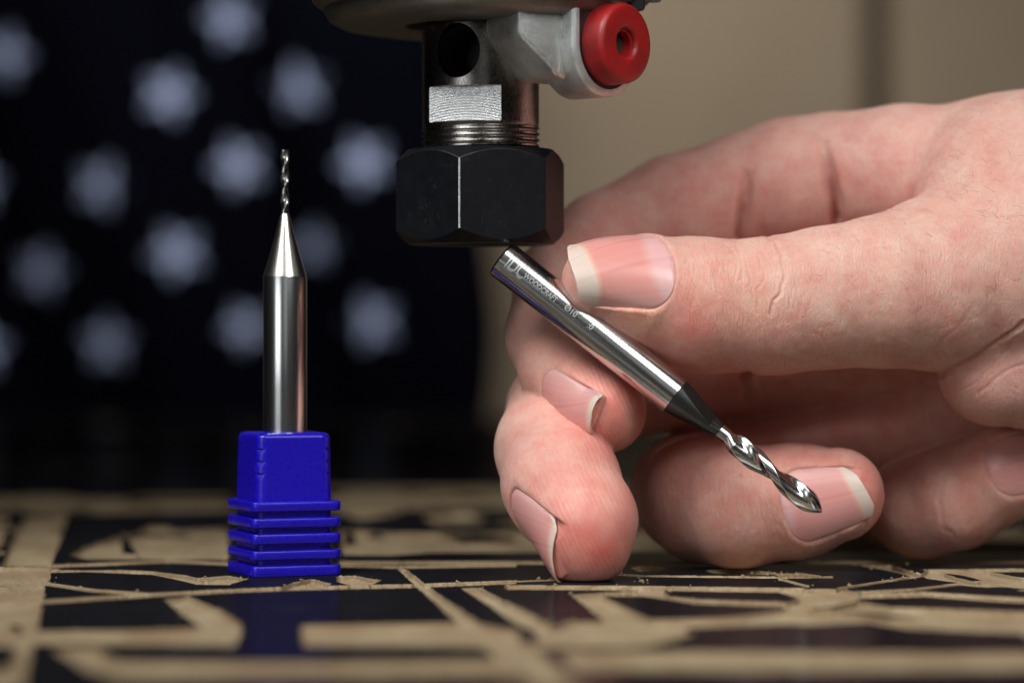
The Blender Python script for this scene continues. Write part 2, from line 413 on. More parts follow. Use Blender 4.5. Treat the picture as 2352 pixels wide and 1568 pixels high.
def build_table():
    V = []; F = []; off = 0
    for args in ((-8.4, 8.4, -4.5, 5.5, 0.022, 0.05, 0.018, 0.032, 0.0), (-11., -8.4, -4.5, 5.5, 0.05, 0.08, 0.02, 0.032, 0.0), (8.4, 11., -4.5, 5.5, 0.05, 0.08, 0.02, 0.032, 0.0), (-11.0, 11.0, -15.0, -4.5, 0.035, 0.07, 0.02, 0.032, 0.0), (-11.0, 11.0, 5.5, 16.0, 0.045, 0.09, 0.02, 0.032, 0.0), (-40, 40, 16.0, 81, 0.25, 0.45, 0.02, 0.12, 0.0), (-40, -11.0, -15.0, 16.0, 0.22, 0.22, 0.02, 0.05, 0.0), (11.0, 40, -15.0, 16.0, 0.22, 0.22, 0.02, 0.05, 0.0)):
        p, f = board(*args)
        V.append(p); F += [tuple(i + off for i in q) for q in f]; off += len(p)
    V = np.concatenate(V)
    keepf = []; mi = []
    for q in F:
        z = [V[i, 2] for i in q]
        if max(z) < -0.085: continue
        keepf.append(q); mi.append(0 if min(z) > -0.0125 else (2 if max(z) - min(z) > .02 else 1))
    # a solid slab below
    o = mesh_obj('table', V, keepf, [M_lam, M_mdf, M_edge], smooth=False, mi=mi)
    me = o.data; bm = bmesh.new(); bm.from_mesh(me); 
    up = sum(f.normal.z for f in bm.faces)
    if up < 0: bmesh.ops.reverse_faces(bm, faces=bm.faces)
    bm.to_mesh(me); bm.free()
    o['kind'] = 'structure'
    s = [(-40, -15), (40, -15), (40, 81), (-40, 81)]
    SV = [(x, y, z) for z in (-0.12, -2.0) for x, y in s]
    SF = [(0, 1, 2, 3), (7, 6, 5, 4), (0, 4, 5, 1), (1, 5, 6, 2), (2, 6, 7, 3), (3, 7, 4, 0)]
    k = mesh_obj('table_core', SV, SF, M_mdf, parent=o, smooth=False)
    print('table faces', len(keepf))
    return o

def build_dust():
    r = random.Random(3); V = []; F = []
    for k in range(1100):
        p = r.choice(TANW); i = r.randrange(len(p)); a, b = p[i], p[(i + 1) % len(p)]; t = r.random()
        x = a[0] + (b[0] - a[0]) * t + r.gauss(0, .05); y = a[1] + (b[1] - a[1]) * t + r.gauss(0, .10)
        if not (-8 < x < 8 and -8 < y < 9): continue
        sz = r.uniform(.006, .020) * (1 if r.random() < .85 else 2.0); n = len(V); an = r.uniform(0, 6.28)
        el = r.uniform(1, 3.5)
        for q in range(4):
            ang = an + q * 2.1 if q < 3 else 0; rr = sz * (el if q == 0 else .7)
            V.append((x + rr * math.cos(ang), y + rr * math.sin(ang), .001 if q < 3 else .001 + sz * 1.1) if q < 3 else (x, y, .001 + sz * 1.1))
        F += [(n, n + 1, n + 3), (n + 1, n + 2, n + 3), (n + 2, n, n + 3), (n + 2, n + 1, n)]
    o = mesh_obj('wood_dust', V, F, M_mdf, smooth=False); o['kind'] = 'stuff'
    o['label'] = 'fine pale wood dust and chips along the groove edges of the board'; o['category'] = 'wood dust'

# ------------------------------------------------------------------ background: wall and flag
def box(x0, x1, y0, y1, z0, z1):
    V = [(x, y, z) for z in (z0, z1) for x, y in ((x0, y0), (x1, y0), (x1, y1), (x0, y1))]
    return V, [(3, 2, 1, 0), (4, 5, 6, 7), (0, 1, 5, 4), (1, 2, 6, 5), (2, 3, 7, 6), (3, 0, 4, 7)]
def build_background():
    YW = 118.0
    us = lambda u: (u - CU) * (D0 + YW) / FP
    xs = us(2012)
    # two wall boards with a recessed joint between them
    v, f = box(-260, xs - .8, YW, YW + 9, -30, 110); w = mesh_obj('wall', v, f, M_wall, smooth=False); w['kind'] = 'structure'
    v, f = box(xs + .8, 260, YW + .3, YW + 9, -30, 110); mesh_obj('wall_panel', v, f, M_wall, parent=w, smooth=False)
    v, f = box(xs - .79, xs + .79, YW + 8, YW + 8.9, -30, 60); mesh_obj('joint_back', v, f, M_wall, parent=w, smooth=False)
    # flag
    YF = 100.0; d = D0 + YF
    fx = lambda u: (u - CU) * d / FP
    fz = lambda vv: H0 + (CV - vv) * d / FP
    def wav(x, z): return YF + 0.9 * math.sin(x * 0.48 + z * 0.16) + 0.25 * math.sin(x * 1.3 + 1 + z * 0.3)
    root = thing('flag', 'dark navy flag with rows of white stars hanging behind the table', 'flag', (fx(500), YF, fz(1000)))
    nx, nz = 90, 60; V = []; F = []
    x0, x1, z0, z1 = fx(-500), fx(1128), fz(1090), fz(-500)
    for i in range(nx + 1):
        for j in range(nz + 1):
            z0_ = z0 + (z1 - z0) * j / nz; x = x0 + (x1 + 0.3 * math.sin(z0_ * .45) - x0) * i / nx; z = z0 + (z1 - z0) * j / nz
            V.append((x, wav(x, z), z))
    for i in range(nx):
        for j in range(nz):
            a = i * (nz + 1) + j; F.append((a, a + nz + 1, a + nz + 2, a + 1))
    o = mesh_obj('cloth', V, F, M_navy); keep(o, root)
    m = o.modifiers.new('s', 'SOLIDIFY'); m.thickness = 0.05; m.offset = 1
    stars = [(385, 215), (527, 42), (690, 205), (240, 428), (545, 378), (838, 375), (93, 622), (408, 580), (722, 565),
             (250, 788), (562, 750), (855, 738), (12, 130), (-50, 800), (-190, 590), (-60, 420), (-200, 240), (985, 205), (830, 40), (1010, 560), (225, 20), (-340, 420), (240, -160), (540, -160), (-60, -170)]
    dim = {(722, 565), (562, 750)}
    for u, vv in stars:
        cx, cz = fx(u), fz(vv)
        if cx > x1 - 1.2 or (u, vv) in ((985, 205), (830, 40), (1010, 560), (225, 20)): continue
        R = 1.34 * (0.84 if (u, vv) in dim else 1); rot = rnd.uniform(-0.5, 0.5)
        pts = []
        for k in range(10):
            r = R if k % 2 == 0 else R * 0.37
            a = math.pi / 2 + rot + k * math.pi / 5
            pts.append((cx + r * math.cos(a), cz + r * math.sin(a)))
        VV = [(cx, wav(cx, cz) - 0.09, cz)] + [(x, wav(x, z) - 0.09, z) for x, z in pts] + [(x, wav(x, z) - 0.01, z) for x, z in pts]
        FF = [(0, 1 + k, 1 + (k + 1) % 10) for k in range(10)] + [(1 + k, 11 + k, 11 + (k + 1) % 10, 1 + (k + 1) % 10) for k in range(10)]
        s = mesh_obj('star', VV, FF, M_star, smooth=False); keep(s, root)

# ------------------------------------------------------------------ blue holder and the bit standing in it
HX, HY = (652 - CU) * 39.85 / FP, 0.75
def rrect(side, rad, z, ang, n=10, clamp=None):
    pts = []; h = side / 2 - rad
    for q, (sx, sy) in enumerate(((1, 1), (-1, 1), (-1, -1), (1, -1))):
        for k in range(n + 1):
            a = math.pi / 2 * (q + k / n)
            x, y = sx * h + rad * math.cos(a), sy * h + rad * math.sin(a)
            if clamp is not None:
                dd = (x * sx + y * sy) / math.sqrt(2)
                if dd > clamp: x -= sx * (dd - clamp) / math.sqrt(2); y -= sy * (dd - clamp) / math.sqrt(2)
            pts.append((x * math.cos(ang) - y * math.sin(ang), x * math.sin(ang) + y * math.cos(ang), z))
    return pts
def build_holder():
    root = thing('bit_holder', 'blue plastic ribbed block holding a thin upright milling bit', 'bit holder', (HX, HY, 0.0))
    ang = math.radians(-68.4 + 90)
    ang = math.radians(21.6)
    prof = []
    # body rings from the table up, notches at the corners
    rr = 0.15
    def cl(z):   # corner cut depth by height
        for zt in (1.765, 1.595, 1.425):
            if zt - 0.085 < z <= zt: 
                t = (zt - z) / 0.085
                return t
        return None
    zs = [0.05] + [1.035, 1.06]
    rings = [rrect(1.11, 0.15, 0.03, ang), rrect(1.11, 0.15, 1.04, ang)]
    z = 1.06
    def side(z): return 1.115 - 0.04 * (z - 1.04) / 0.94
    def diag(z): s = side(z); return (s / 2 - rr) * math.sqrt(2) + rr
    heights = [1.045, 1.15, 1.25, 1.335]
    for zt in (1.425, 1.595, 1.765):
        zb = zt - 0.085
        for k in range(5): heights.append((zb + (zt - 0.001 - zb) * k / 4, 'c', (k / 4)))
        heights.append((zt, 'o', 0))
    heights += [1.85, 1.90]
    for h in heights:
        if isinstance(h, tuple):
            z, typ, t = h
            c = diag(z) + 0.0 - 0.024 * t if typ == 'c' else None
            rings.append(rrect(side(z), rr, z, ang, clamp=c))
        else: rings.append(rrect(side(h), rr, h, ang))
    for k in range(1, 6):
        a = k / 5 * math.pi / 2; rings.append(rrect(side(1.9) - 0.09 * 2 * (1 - math.cos(a)), max(rr - 0.06 * (1 - math.cos(a)), 0.05), 1.905 + 0.07 * math.sin(a), ang))
    rings.append(rrect(0.66, 0.32, 1.976, ang)); rings.append(rrect(0.62, 0.309, 1.965, ang)); rings.append(rrect(0.615, 0.307, 1.0, ang))
    V, F = loft(rings)
    b_ = mesh_obj('body', V, F, M_blue, root, auto=38); w_ = b_.modifiers.new('w', 'WEIGHTED_NORMAL'); w_.keep_sharp = True
    for z0, z1 in ((0, .15), (.235, .36), (.45, .59), (.675, .806), (.90, 1.03)):
        b = 0.018; sd = 1.312
        rs = [rrect(1.06, 0.12, z0 + 0.0008, ang), rrect(sd - 2 * b, 0.11, z0 + 0.0008, ang), rrect(sd - 0.012, 0.12, z0 + 0.006, ang), rrect(sd, 0.125, z0 + b, ang), rrect(sd, 0.125, z1 - b, ang), rrect(sd - 0.012, 0.12, z1 - 0.006, ang), rrect(sd - 2 * b, 0.11, z1, ang), rrect(1.06, 0.12, z1 + 0.004, ang)]
        V, F = loft(rs); mesh_obj('rib', V, F, M_blue, root, auto=50)
    return root

def fluted(axis_len, R, twist, n=64, steps=80, core=0.5, ball=0.0, phase=0.0, run=0.15, tip=None, land=0.9):
    """rings of a two-flute cutter along +z from 0 to axis_len"""
    rings = []
    for i in range(steps + 1):
        t = i / steps; z = axis_len * t
        sc = 1.0
        if ball and z > axis_len - ball:
            q = (z - (axis_len - ball)) / ball; sc = max(0.02, max(0.0, 1 - q ** 2.3) ** 0.75)
        dp = min(1.0, z / (run * axis_len + 1e-9)) ** 0.8
        ring = []
        for j in range(n):
            phi = 2 * math.pi * j / n
            psi = (phi - twist * z - phase) % math.pi
            if psi < land: r = R * (1 - 0.06 * psi / land)
            else:
                q = (psi - land) / (math.pi - land)
                r = R * (1 - (1 - core) * dp * math.sin(math.pi * min(1, q ** 0.62)) ** 0.8)
            ring.append((r * sc * math.cos(phi), r * sc * math.sin(phi), z))
        rings.append(ring)
    return rings
def tr(rings, M): return [[tuple(M @ Vector(p)) for p in r] for r in rings]

def build_upright_bit():
    root = thing('milling_bit', 'thin steel milling bit standing upright in the blue block', 'router bit', (HX + 0.015, HY, 1.02))
    z = lambda w: w - 1.02
    prof = [(0.0005, z(1.03)), (.28, z(1.03)), (.305, z(1.06)), (.306, z(2.6)), (.307, z(4.135)), (.303, z(4.15))]
    V, F = loft(lathe(prof, 96)); mesh_obj('shank', V, F, M_steel, root, auto=30)
    prof = [(.304, z(4.1502)), (.22, z(4.43)), (.13, z(4.75)), (.066, z(5.005)), (.056, z(5.03)), (0.02, z(5.031))]
    V, F = loft(lathe(prof, 96)); mesh_obj('neck', V, F, M_cone, root, auto=30)
    rg = fluted(0.90, 0.060, 10.5, steps=110, core=0.62, run=0.12, phase=0.7)
    rg = tr(rg, Matrix.Translation((0, 0, z(5.02))))
    V, F = loft(rg); mesh_obj('flute', V, F, M_flute, root, auto=40)
    return root

# ------------------------------------------------------------------ held bit
BA, BT = P(1152, 594, .15), P(1888, 1176, -0.6)
def build_held_bit():
    a = Vector(BT - BA); L = a.length; a.normalize()
    view = Vector((0, 1, 0)); n1 = (-view - a * (-view).dot(a)).normalized(); n2 = a.cross(n1)
    M = Matrix((n1, n2, a)).transposed().to_4x4()
    root = thing('ball_nose_bit', 'steel ball nose bit with engraved shank pinched between thumb and fingertips', 'router bit', tuple(BA))
    # fractions of the projected length 935 px
    f = lambda px: L * px / 935.0
    r = 0.268
    prof = [(0.002, 0.0), (r - 0.03, 0.0), (r, 0.03), (r, f(300)), (r, f(505)), (r - 0.002, f(512))]
    V, F = loft(tr(lathe(prof, 96), M)); mesh_obj('shank', V, F, M_bit, root, auto=30)
    # ground transition: cone with two scooped facets
    rings = []; n = 96; e0, e1 = f(512), f(640); 
    for i in range(41):
        t = i / 40; z = e0 + (e1 - e0) * t; rc = (r - 0.003) * (1 - t) ** 1.0 + 0.102 * t
        rc = 0.102 + (r - 0.105) * (1 - t)
        ring = []
        for j in range(n):
            phi = 2 * math.pi * j / n; rr = rc
            for ph, dd, tilt in ((math.radians(-48), 0.18, 0.0), (math.radians(132), 0.18, 0)):
                c = math.cos(phi - ph)
                lim = 0.262 - 0.185 * min(1, t * 1.25)
                if c > 0.05: rr = min(rr, max(lim / c, 0.08))
            ring.append((rr * math.cos(phi), rr * math.sin(phi), z))
        rings.append(ring)
    V, F = loft(tr(rings, M)); mesh_obj('taper', V, F, M_bitdark, root, auto=25)
    e2 = f(662)
    V, F = loft(tr(lathe([(0.099, e1 - 0.002), (0.103, e1 + 0.004), (0.103, e2 + 0.01), (0.05, e2 + 0.012)], 64), M)); mesh_obj('neck', V, F, M_bit, root, auto=30)
    rg = fluted(L - e2, 0.156, 3.3, n=96, steps=160, core=0.46, ball=0.34, run=0.08, phase=3.3, land=0.85)
    for i, ring in enumerate(rg):      # run-out from the neck up to full diameter
        t = min(1, i / 14); s = (0.102 + 0.054 * t) / 0.156
        rg[i] = [(p[0] * s, p[1] * s, p[2] + e2) for p in ring]
    V, F = loft(tr(rg, M)); mesh_obj('flute', V, F, M_flute, root, auto=35)
    # engraving along the shank
    def text(s, size, z0, phi0, sx=1.0):
        c = bpy.data.curves.new('engraving', 'FONT'); c.body = s; c.size = size; c.offset = size * 0.012
        o = bpy.data.objects.new('tmp', c); C.objects.link(o)
        dg = bpy.context.evaluated_depsgraph_get(); me = o.evaluated_get(dg).to_mesh()
        V = [v.co.copy() for v in me.vertices]; F = [tuple(p.vertices) for p in me.polygons]
        bm = bmesh.new(); vs = [bm.verts.new(v) for v in V]
        for q in F:
            try: bm.faces.new([vs[i] for i in q])
            except ValueError: pass
        bpy.data.objects.remove(o)
        for _ in range(4):
            bmesh.ops.triangulate(bm, faces=bm.faces)
            bmesh.ops.subdivide_edges(bm, edges=[e for e in bm.edges if e.calc_length() > 0.022], cuts=1)
        bmesh.ops.triangulate(bm, faces=bm.faces)
        out = []; 
        bm.verts.ensure_lookup_table()
        for v in bm.verts:
            zz = z0 + v.co.x * sx; ph = phi0 - v.co.y / r
            R = r + 0.0022
            out.append(tuple(M @ Vector((R * math.cos(ph), R * math.sin(ph), zz))))
        FF = [tuple(v.index for v in f_.verts) for f_ in bm.faces]; bm.verts.index_update()
        bm.free(); return out, FF
    for s, size, z0, ph, sx in (('IDC', 0.30, f(20), 0.26, .62), ('WOODCRAFT', 0.102, f(72), 0.08, .86), ('Ø10', 0.125, f(190), 0.06, .9), (':0', 0.125, f(258), 0.06, .9)):
        v, ff = text(s, size, z0, ph, sx)
        mesh_obj('lettering', v, ff, M_etch, root, smooth=True)
    return root
M_etch = metal('etched_lettering', (0.44, 0.45, 0.45), 0.5, (80, 80, 80), 0.08, 0.2, 0.002)

# ------------------------------------------------------------------ spindle
AX, AY = (1104 - CU) * 40.0 / FP, 0.9
def build_spindle():
    root = thing('router_spindle', 'grey cast router spindle with black collet nut and red button above the table', 'router spindle', (AX, AY, 4.6))
    L = lambda x, y, z: (x - AX, y - AY, z - 4.6)
    # housing
    prof = [(1.1, 7.635), (1.78, 7.62), (1.98, 7.65), (2.13, 7.73), (2.19, 7.84), (2.2, 7.90), (2.27, 7.92), (2.36, 7.99), (2.42, 8.2), (2.45, 9.0), (2.5, 12.0), (2.4, 12.3), (0.01, 12.4)]
    inner = [(0.01, 8.05), (1.02, 8.05), (1.06, 7.67)]
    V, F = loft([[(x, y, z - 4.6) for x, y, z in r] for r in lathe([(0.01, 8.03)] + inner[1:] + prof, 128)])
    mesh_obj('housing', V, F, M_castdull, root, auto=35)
    # shaft with cross hole and flat
    prof = [(0.01, 5.7), (.78, 5.7), (.80, 6.22), (.815, 6.26), (.823, 6.30), (.823, 8.04), (0.01, 8.04)]
    V, F = loft([[(x, y, z - 4.6) for x, y, z in r] for r in lathe(prof, 160)], cap0=True, cap1=True)
    sh = mesh_obj('shaft', V, F, [M_shaft, M_bore], root, auto=30)
    def cutter(V, F):
        o = mesh_obj('cut', V, F, M_bore, root, smooth=False); return o
    az = math.radians(-23); ca, sa = math.cos(az), math.sin(az)
    dirv = Vector((sa, -ca, 0)); side = Vector((ca, sa, 0)); up = Vector((0, 0, 1))
    ctr = Vector(L(AX, AY, 7.255))
    rg = []
    for q, rr in ((-0.15, 0.33), (0.5, 0.33), (0.68, 0.345), (0.80, 0.378), (1.2, 0.385)):
        rg.append([tuple(ctr + dirv * q + side * (rr * 0.88 * math.cos(t)) + up * (rr * math.sin(t))) for t in [2 * math.pi * k / 64 for k in range(64)]])
    V, F = loft(rg); c1 = cutter(V, F)
    az = math.radians(-19.3); n = Vector((math.sin(az), -math.cos(az), 0)); s2 = Vector((math.cos(az), math.sin(az), 0))
    V = []
    for zz in (6.285, 6.775):
        for q, w in ((0.63, -1), (0.63, 1), (1.3, 1), (1.3, -1)):
            p = n * q + s2 * w; V.append((p.x, p.y, zz - 4.6))
    c2 = cutter(V, [(3, 2, 1, 0), (4, 5, 6, 7), (0, 1, 5, 4), (1, 2, 6, 5), (2, 3, 7, 6), (3, 0, 4, 7)])
    for c in (c1, c2):
        for src in (c,):
            bm = bmesh.new(); bm.from_mesh(src.data); bmesh.ops.recalc_face_normals(bm, faces=bm.faces); bm.to_mesh(src.data); bm.free()
    bm = bmesh.new(); bm.from_mesh(sh.data); bmesh.ops.recalc_face_normals(bm, faces=bm.faces); bm.to_mesh(sh.data); bm.free()
    for c in (c1, c2):
        m = sh.modifiers.new('b', 'BOOLEAN'); m.object = c; m.operation = 'DIFFERENCE'; m.solver = 'EXACT'
    dg = bpy.context.evaluated_depsgraph_get(); dg.update()
    me = bpy.data.meshes.new_from_object(sh.evaluated_get(dg)); sh.modifiers.clear(); sh.data = me
    for c in (c1, c2): bpy.data.objects.remove(c)
    me.materials.clear()
    for m in (M_shaft, M_bore, M_facet): me.materials.append(m)
    for p in me.polygons:
        cx = p.center
        p.material_index = 0
        if abs(p.normal.dot(n)) > 0.995 and abs(cx.dot(n) - 0.63) < 0.01 and 6.28 < cx.z + 4.6 < 6.78: p.material_index = 2
        elif (cx - ctr).dot(dirv) < 0.66 and ((cx - ctr).dot(side)) ** 2 + (cx.z - ctr.z) ** 2 < 0.15 and (cx - ctr).dot(dirv) > -0.2: p.material_index = 1
    me.set_sharp_from_angle(angle=math.radians(28))
    # the facet as a named part of its own, a hair proud of the cut
    # thread
    V = []; F = []; n_ = 128; turns = 4.6; pitch = 0.083; st = int(n_ * turns)
    prof = [(-0.5, 0.782), (-0.12, 0.832), (0.12, 0.832), (0.5, 0.782)]
    for i in range(st + 1):
        a = 2 * math.pi * i / n_; zc = 5.90 + pitch * i / n_
        for q, rr in prof:
            rr2 = rr - (0.04 if i > st - 24 else 0) * (1 - (st - i) / 24.0) * (1 if rr > 0.8 else 0)
            V.append((rr2 * math.cos(a), rr2 * math.sin(a), zc + q * pitch - 4.6))
    for i in range(st):
        for k in range(3): F.append((i * 4 + k, i * 4 + 4 + k, i * 4 + 5 + k, i * 4 + 1 + k))
    mesh_obj('thread', V, F, M_thread, root, auto=25)
    # collet nut
    zb, zt = 4.60, 5.925; R = 1.235; ap = R * math.cos(math.pi / 6); r0 = 1.02; k_top = math.tan(math.radians(40)); k_b = math.tan(math.radians(42))
    V = []; F = []; phis = []; th0 = math.radians(-90 - 13.1)
    for c in range(6):
        base = th0 + c * math.pi / 3
        for q in [-0.6, -0.4, -0.2, 0, 0.2, 0.4, 0.6]: phis.append((base + math.radians(q), 1 if c == 0 else 3))  # only the front corner carries the painted highlight strip
        for q in range(1, 24): phis.append((base + math.radians(0.6 + q * (60 - 1.2) / 24), 0))
    rings = [[] for _ in range(10)]
    for ph, _ in phis:
        m = (ph - th0) % (math.pi / 3) - math.pi / 6
        rh = ap / math.cos(m)
        rh = min(rh, R - 0.007)   # rounded corners
        c_, s_ = math.cos(ph), math.sin(ph)
        zt2 = zt - max(0, rh - r0) * k_top * 1.0; zb2 = zb + max(0, rh - r0) * k_b
        for i, (rr, zz) in enumerate(((0.80, zt - 0.04), (0.84, zt), (r0, zt), (rh - .012, zt2 + .012 * k_top * .6), (rh, zt2 - .006), (rh, zb2), (r0, zb), (0.72, zb), (0.45, zb + 0.12), (0.42, zb + 0.6))):
            rings[i].append((rr * c_, rr * s_, zz - 4.6))
    V, F = loft(rings, cap0=False, cap1=True)
    nn = len(phis); mi = []
    for i in range(len(rings) - 1):
        for j in range(nn):
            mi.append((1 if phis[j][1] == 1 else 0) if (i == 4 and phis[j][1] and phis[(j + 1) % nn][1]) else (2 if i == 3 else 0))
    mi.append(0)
    mesh_obj('collet_nut', V, F, [M_nut, M_corner_glint, M_wear2], root, auto=12, mi=mi)
    # casting: boss, U shaped lug, red button (axis points right and towards the camera)
    bx = Vector((0.755, -0.656, 0)); bs = Vector((0.656, 0.755, 0)); uz = Vector((0, 0, 1))
    F0 = Vector(P(1441, 99, -0.5)) - Vector((AX, AY, 4.6))     # centre of the red face
    def hull(name, pts, mat, bev, seg=3):
        bm = bmesh.new()
        for p in pts: bm.verts.new(Vector(p) - Vector((AX, AY, 4.6)))
        r_ = bmesh.ops.convex_hull(bm, input=bm.verts)
        bmesh.ops.delete(bm, geom=[g for g in r_['geom_interior'] if isinstance(g, bmesh.types.BMVert)], context='VERTS')
        bmesh.ops.dissolve_limit(bm, angle_limit=math.radians(6), verts=bm.verts, edges=bm.edges)
        bmesh.ops.bevel(bm, geom=list(bm.edges) + list(bm.verts), offset=bev, segments=seg, profile=0.5, affect='EDGES', clamp_overlap=True)
        bmesh.ops.recalc_face_normals(bm, faces=bm.faces)
        me = bpy.data.meshes.new(name); bm.to_mesh(me); bm.free(); me.materials.append(mat)
        me.polygons.foreach_set('use_smooth', [True] * len(me.polygons)); me.set_sharp_from_angle(angle=math.radians(50))
        o = bpy.data.objects.new(name, me); C.objects.link(o); o.parent = root; return o
    hull('boss', [P(1114, -120, -.15), P(1191, -120, -1.0), P(1275, -120, -.75), P(1119, 92, -.15), P(1191, 80, -1.0), P(1280, 170, -.75),
                  P(1192, 188, 0.15), P(1290, 198, 0.0), P(1130, -120, 1.4), P(1330, -120, 1.2), P(1200, 184, 1.2), P(1330, 196, 1.2), P(1300, -120, -.6), P(1300, 185, -.5)], M_cast, 0.075, 4)
    # lug profile: half round below, straight above
    def ushape(r, top, n=40):
        pts = [(-r, top)] + [(-r * math.cos(math.pi * k / n), -r * math.sin(math.pi * k / n)) for k in range(n + 1)] + [(r, top)]
        return pts
    def uring(t, r, top): return [tuple(F0 - bx * t + bs * a + uz * b) for a, b in ushape(r, top)]
    rg = [uring(0.34, 0.60, 1.1), uring(0.34, 0.67, 1.1), uring(0.365, 0.705, 1.1), uring(0.40, 0.715, 1.1), uring(0.98, 0.715, 1.1), uring(1.0, 0.70, 1.1), uring(1.02, 0.66, 1.1)]
    V, F = loft(rg, cap0=False, cap1=True)
    # face with recess for the button
    o = mesh_obj('lug', V, F, M_cast, root, auto=40)
    def ring(t, r, n=64, k=1.0): return [tuple(F0 - bx * t + bs * (r * math.cos(2 * math.pi * j / n)) + uz * (r * math.sin(2 * math.pi * j / n))) for j in range(n)]
    pr = uring(0.338, 0.61, 1.1); V, F = loft([pr, [tuple(Vector(p) - bx * 0.3) for p in pr]], True, True)
    mesh_obj('lug_face', V, F, M_darkpl, root, smooth=False)
    # red button
    rb = 0.545
    prof = [(0.34, rb + 0.012), (0.30, rb + 0.012), (0.07, rb + .003), (0.035, rb - 0.008), (0.012, rb - 0.028), (0.001, rb - 0.06), (-0.004, rb - 0.12), (0.0, 0.27), (0.006, 0.235), (0.025, 0.212), (0.05, 0.202), (0.075, 0.198), (0.08, 0.165), (0.12, 0.158), (0.30, 0.15)]
    V, F = loft([ring(t, r) for t, r in prof], True, False)
    red = mesh_obj('red_button', V, F, M_red, root, auto=60)
    V, F = loft([ring(0.2, 0.17, 6), ring(0.3, 0.17, 6)], True, True)
    so = mesh_obj('button_socket', V, F, M_bore, red, smooth=False)
    # dark bracket behind the button, running up, and a small bar end at its right
    hull('bracket', [P(1335, -150, 0.1), P(1481, -150, 0.1), P(1335, 60, 0.1), P(1481, 24, 0.1), P(1335, -150, 0.9), P(1481, -150, 0.9), P(1335, 60, 0.9), P(1481, 24, 0.9)], M_darkpl, 0.03, 2)
    hull('clamp_bar', [P(1470, -40, 0.3), P(1522, -40, 0.3), P(1470, 7, 0.3), P(1514, 7, 0.3), P(1522, -2, 0.3), P(1470, -40, 0.7), P(1522, -40, 0.7), P(1470, 7, 0.7), P(1514, 7, 0.7)], M_castdull, 0.02, 2)
    # cast text-like wear marks on the underside are left to the material
    return root
# ------------------------------------------------------------------ hand
def cone(p, a, b, r1, r2):
    ab = b - a; t = np.clip(((p - a) @ ab) / (ab @ ab), 0, 1)
    q = p - a - t[:, None] * ab[None, :]
    return np.sqrt((q * q).sum(1)) - (r1 + (r2 - r1) * t)
def smin(a, b, k):
    h = np.maximum(k - np.abs(a - b), 0) / k
    return np.minimum(a, b) - h * h * k * 0.25
def smax(a, b, k): return -smin(-a, -b, k)
def chain(p, pts, k=0.12):
    d = None
    for (a, ra), (b, rb) in zip(pts[:-1], pts[1:]):
        c = cone(p, a, b, ra, rb); d = c if d is None else smin(d, c, k)
    return d
def ell(p, c, ax, r):
    """ellipsoid, ax 3x3 rows = axes"""
    q = (p - c) @ ax.T / r; n = np.sqrt((q * q).sum(1)); g = np.sqrt(((q / r) ** 2).sum(1))
    return n * (n - 1) / (g + 1e-6)
def J(u, v, y, r): return (P(u, v, y), r)

THUMB = [J(1390, 648, .10, .60), J(1470, 672, .28, .78), J(1600, 697, .42, .90), J(1780, 702, .45, .93), J(1900, 683, .50, .97), J(2030, 668, .6, 1.05), J(2160, 650, .9, 1.22), J(2330, 600, 1.3, 1.5)]
INDEX = [J(1378, 938, .42, .575), J(1300, 840, 1.15, .66), J(1272, 770, 1.7, .68), J(1300, 660, 2.5, .76), J(1400, 575, 3.2, .88), J(1560, 505, 3.45, .97), J(1710, 448, 3.5, .91), J(1810, 425, 3.4, .99), J(1905, 408, 3.3, .95), J(2080, 405, 3.0, 1.05), J(2330, 410, 2.7, 1.1)]
MIDDLE = [J(1340, 1205, -.42, .70), J(1290, 1112, .15, .81), J(1264, 1030, .9, .77), J(1290, 940, 2.0, .78), J(1400, 880, 3.0, .85), J(1700, 810, 3.2, .95), J(2200, 730, 3.1, 1.05)]
RING = [J(1925, 1135, 1.15, .66), J(1830, 1150, 1.35, .80), J(1700, 1165, 1.55, .86), J(1620, 1150, 2.1, .88), J(1585, 1130, 3.0, .86), J(1700, 1050, 3.7, .85), J(2200, 950, 3.5, .95)]
PINKY = [J(2440, 1045, 2.2, .62), J(2320, 1075, 2.2, .70), J(2200, 1140, 2.5, .76), J(2120, 1160, 2.9, .77), J(2060, 1140, 3.6, .75), J(2200, 1060, 4.3, .75), J(2500, 980, 4.3, .9)]
THENAR = [J(2285, 850, 1.15, .80), J(2420, 825, 1.3, .98), J(2700, 780, 2.0, 1.5)]
PALM = [
    [J(2330, 600, 1.3, 1.5), J(2600, 560, 1.9, 1.9), J(3000, 560, 3.0, 2.2)],
    [J(2330, 410, 2.7, 1.1), J(2750, 440, 3.0, 1.6), J(3100, 520, 3.4, 2.0)],
    [J(2200, 730, 3.1, 1.05), J(2750, 620, 4.2, 1.6), J(3100, 560, 3.8, 2.0)],
    [J(2200, 950, 3.5, .95), J(2750, 740, 4.4, 1.5), J(3100, 600, 3.8, 2.0)],
    [J(2500, 980, 4.3, .9), J(2850, 820, 4.2, 1.4), J(3100, 640, 3.8, 1.9)],
]
ARM = [J(3000, 570, 3.3, 2.25), J(3300, 560, 3.6, 2.3), (np.array([16., 4.2, 4.6]), 2.5), (np.array([24., 5.5, 5.2]), 3.2)]
ZT = 0.004
def nrm(v): return v / np.linalg.norm(v)
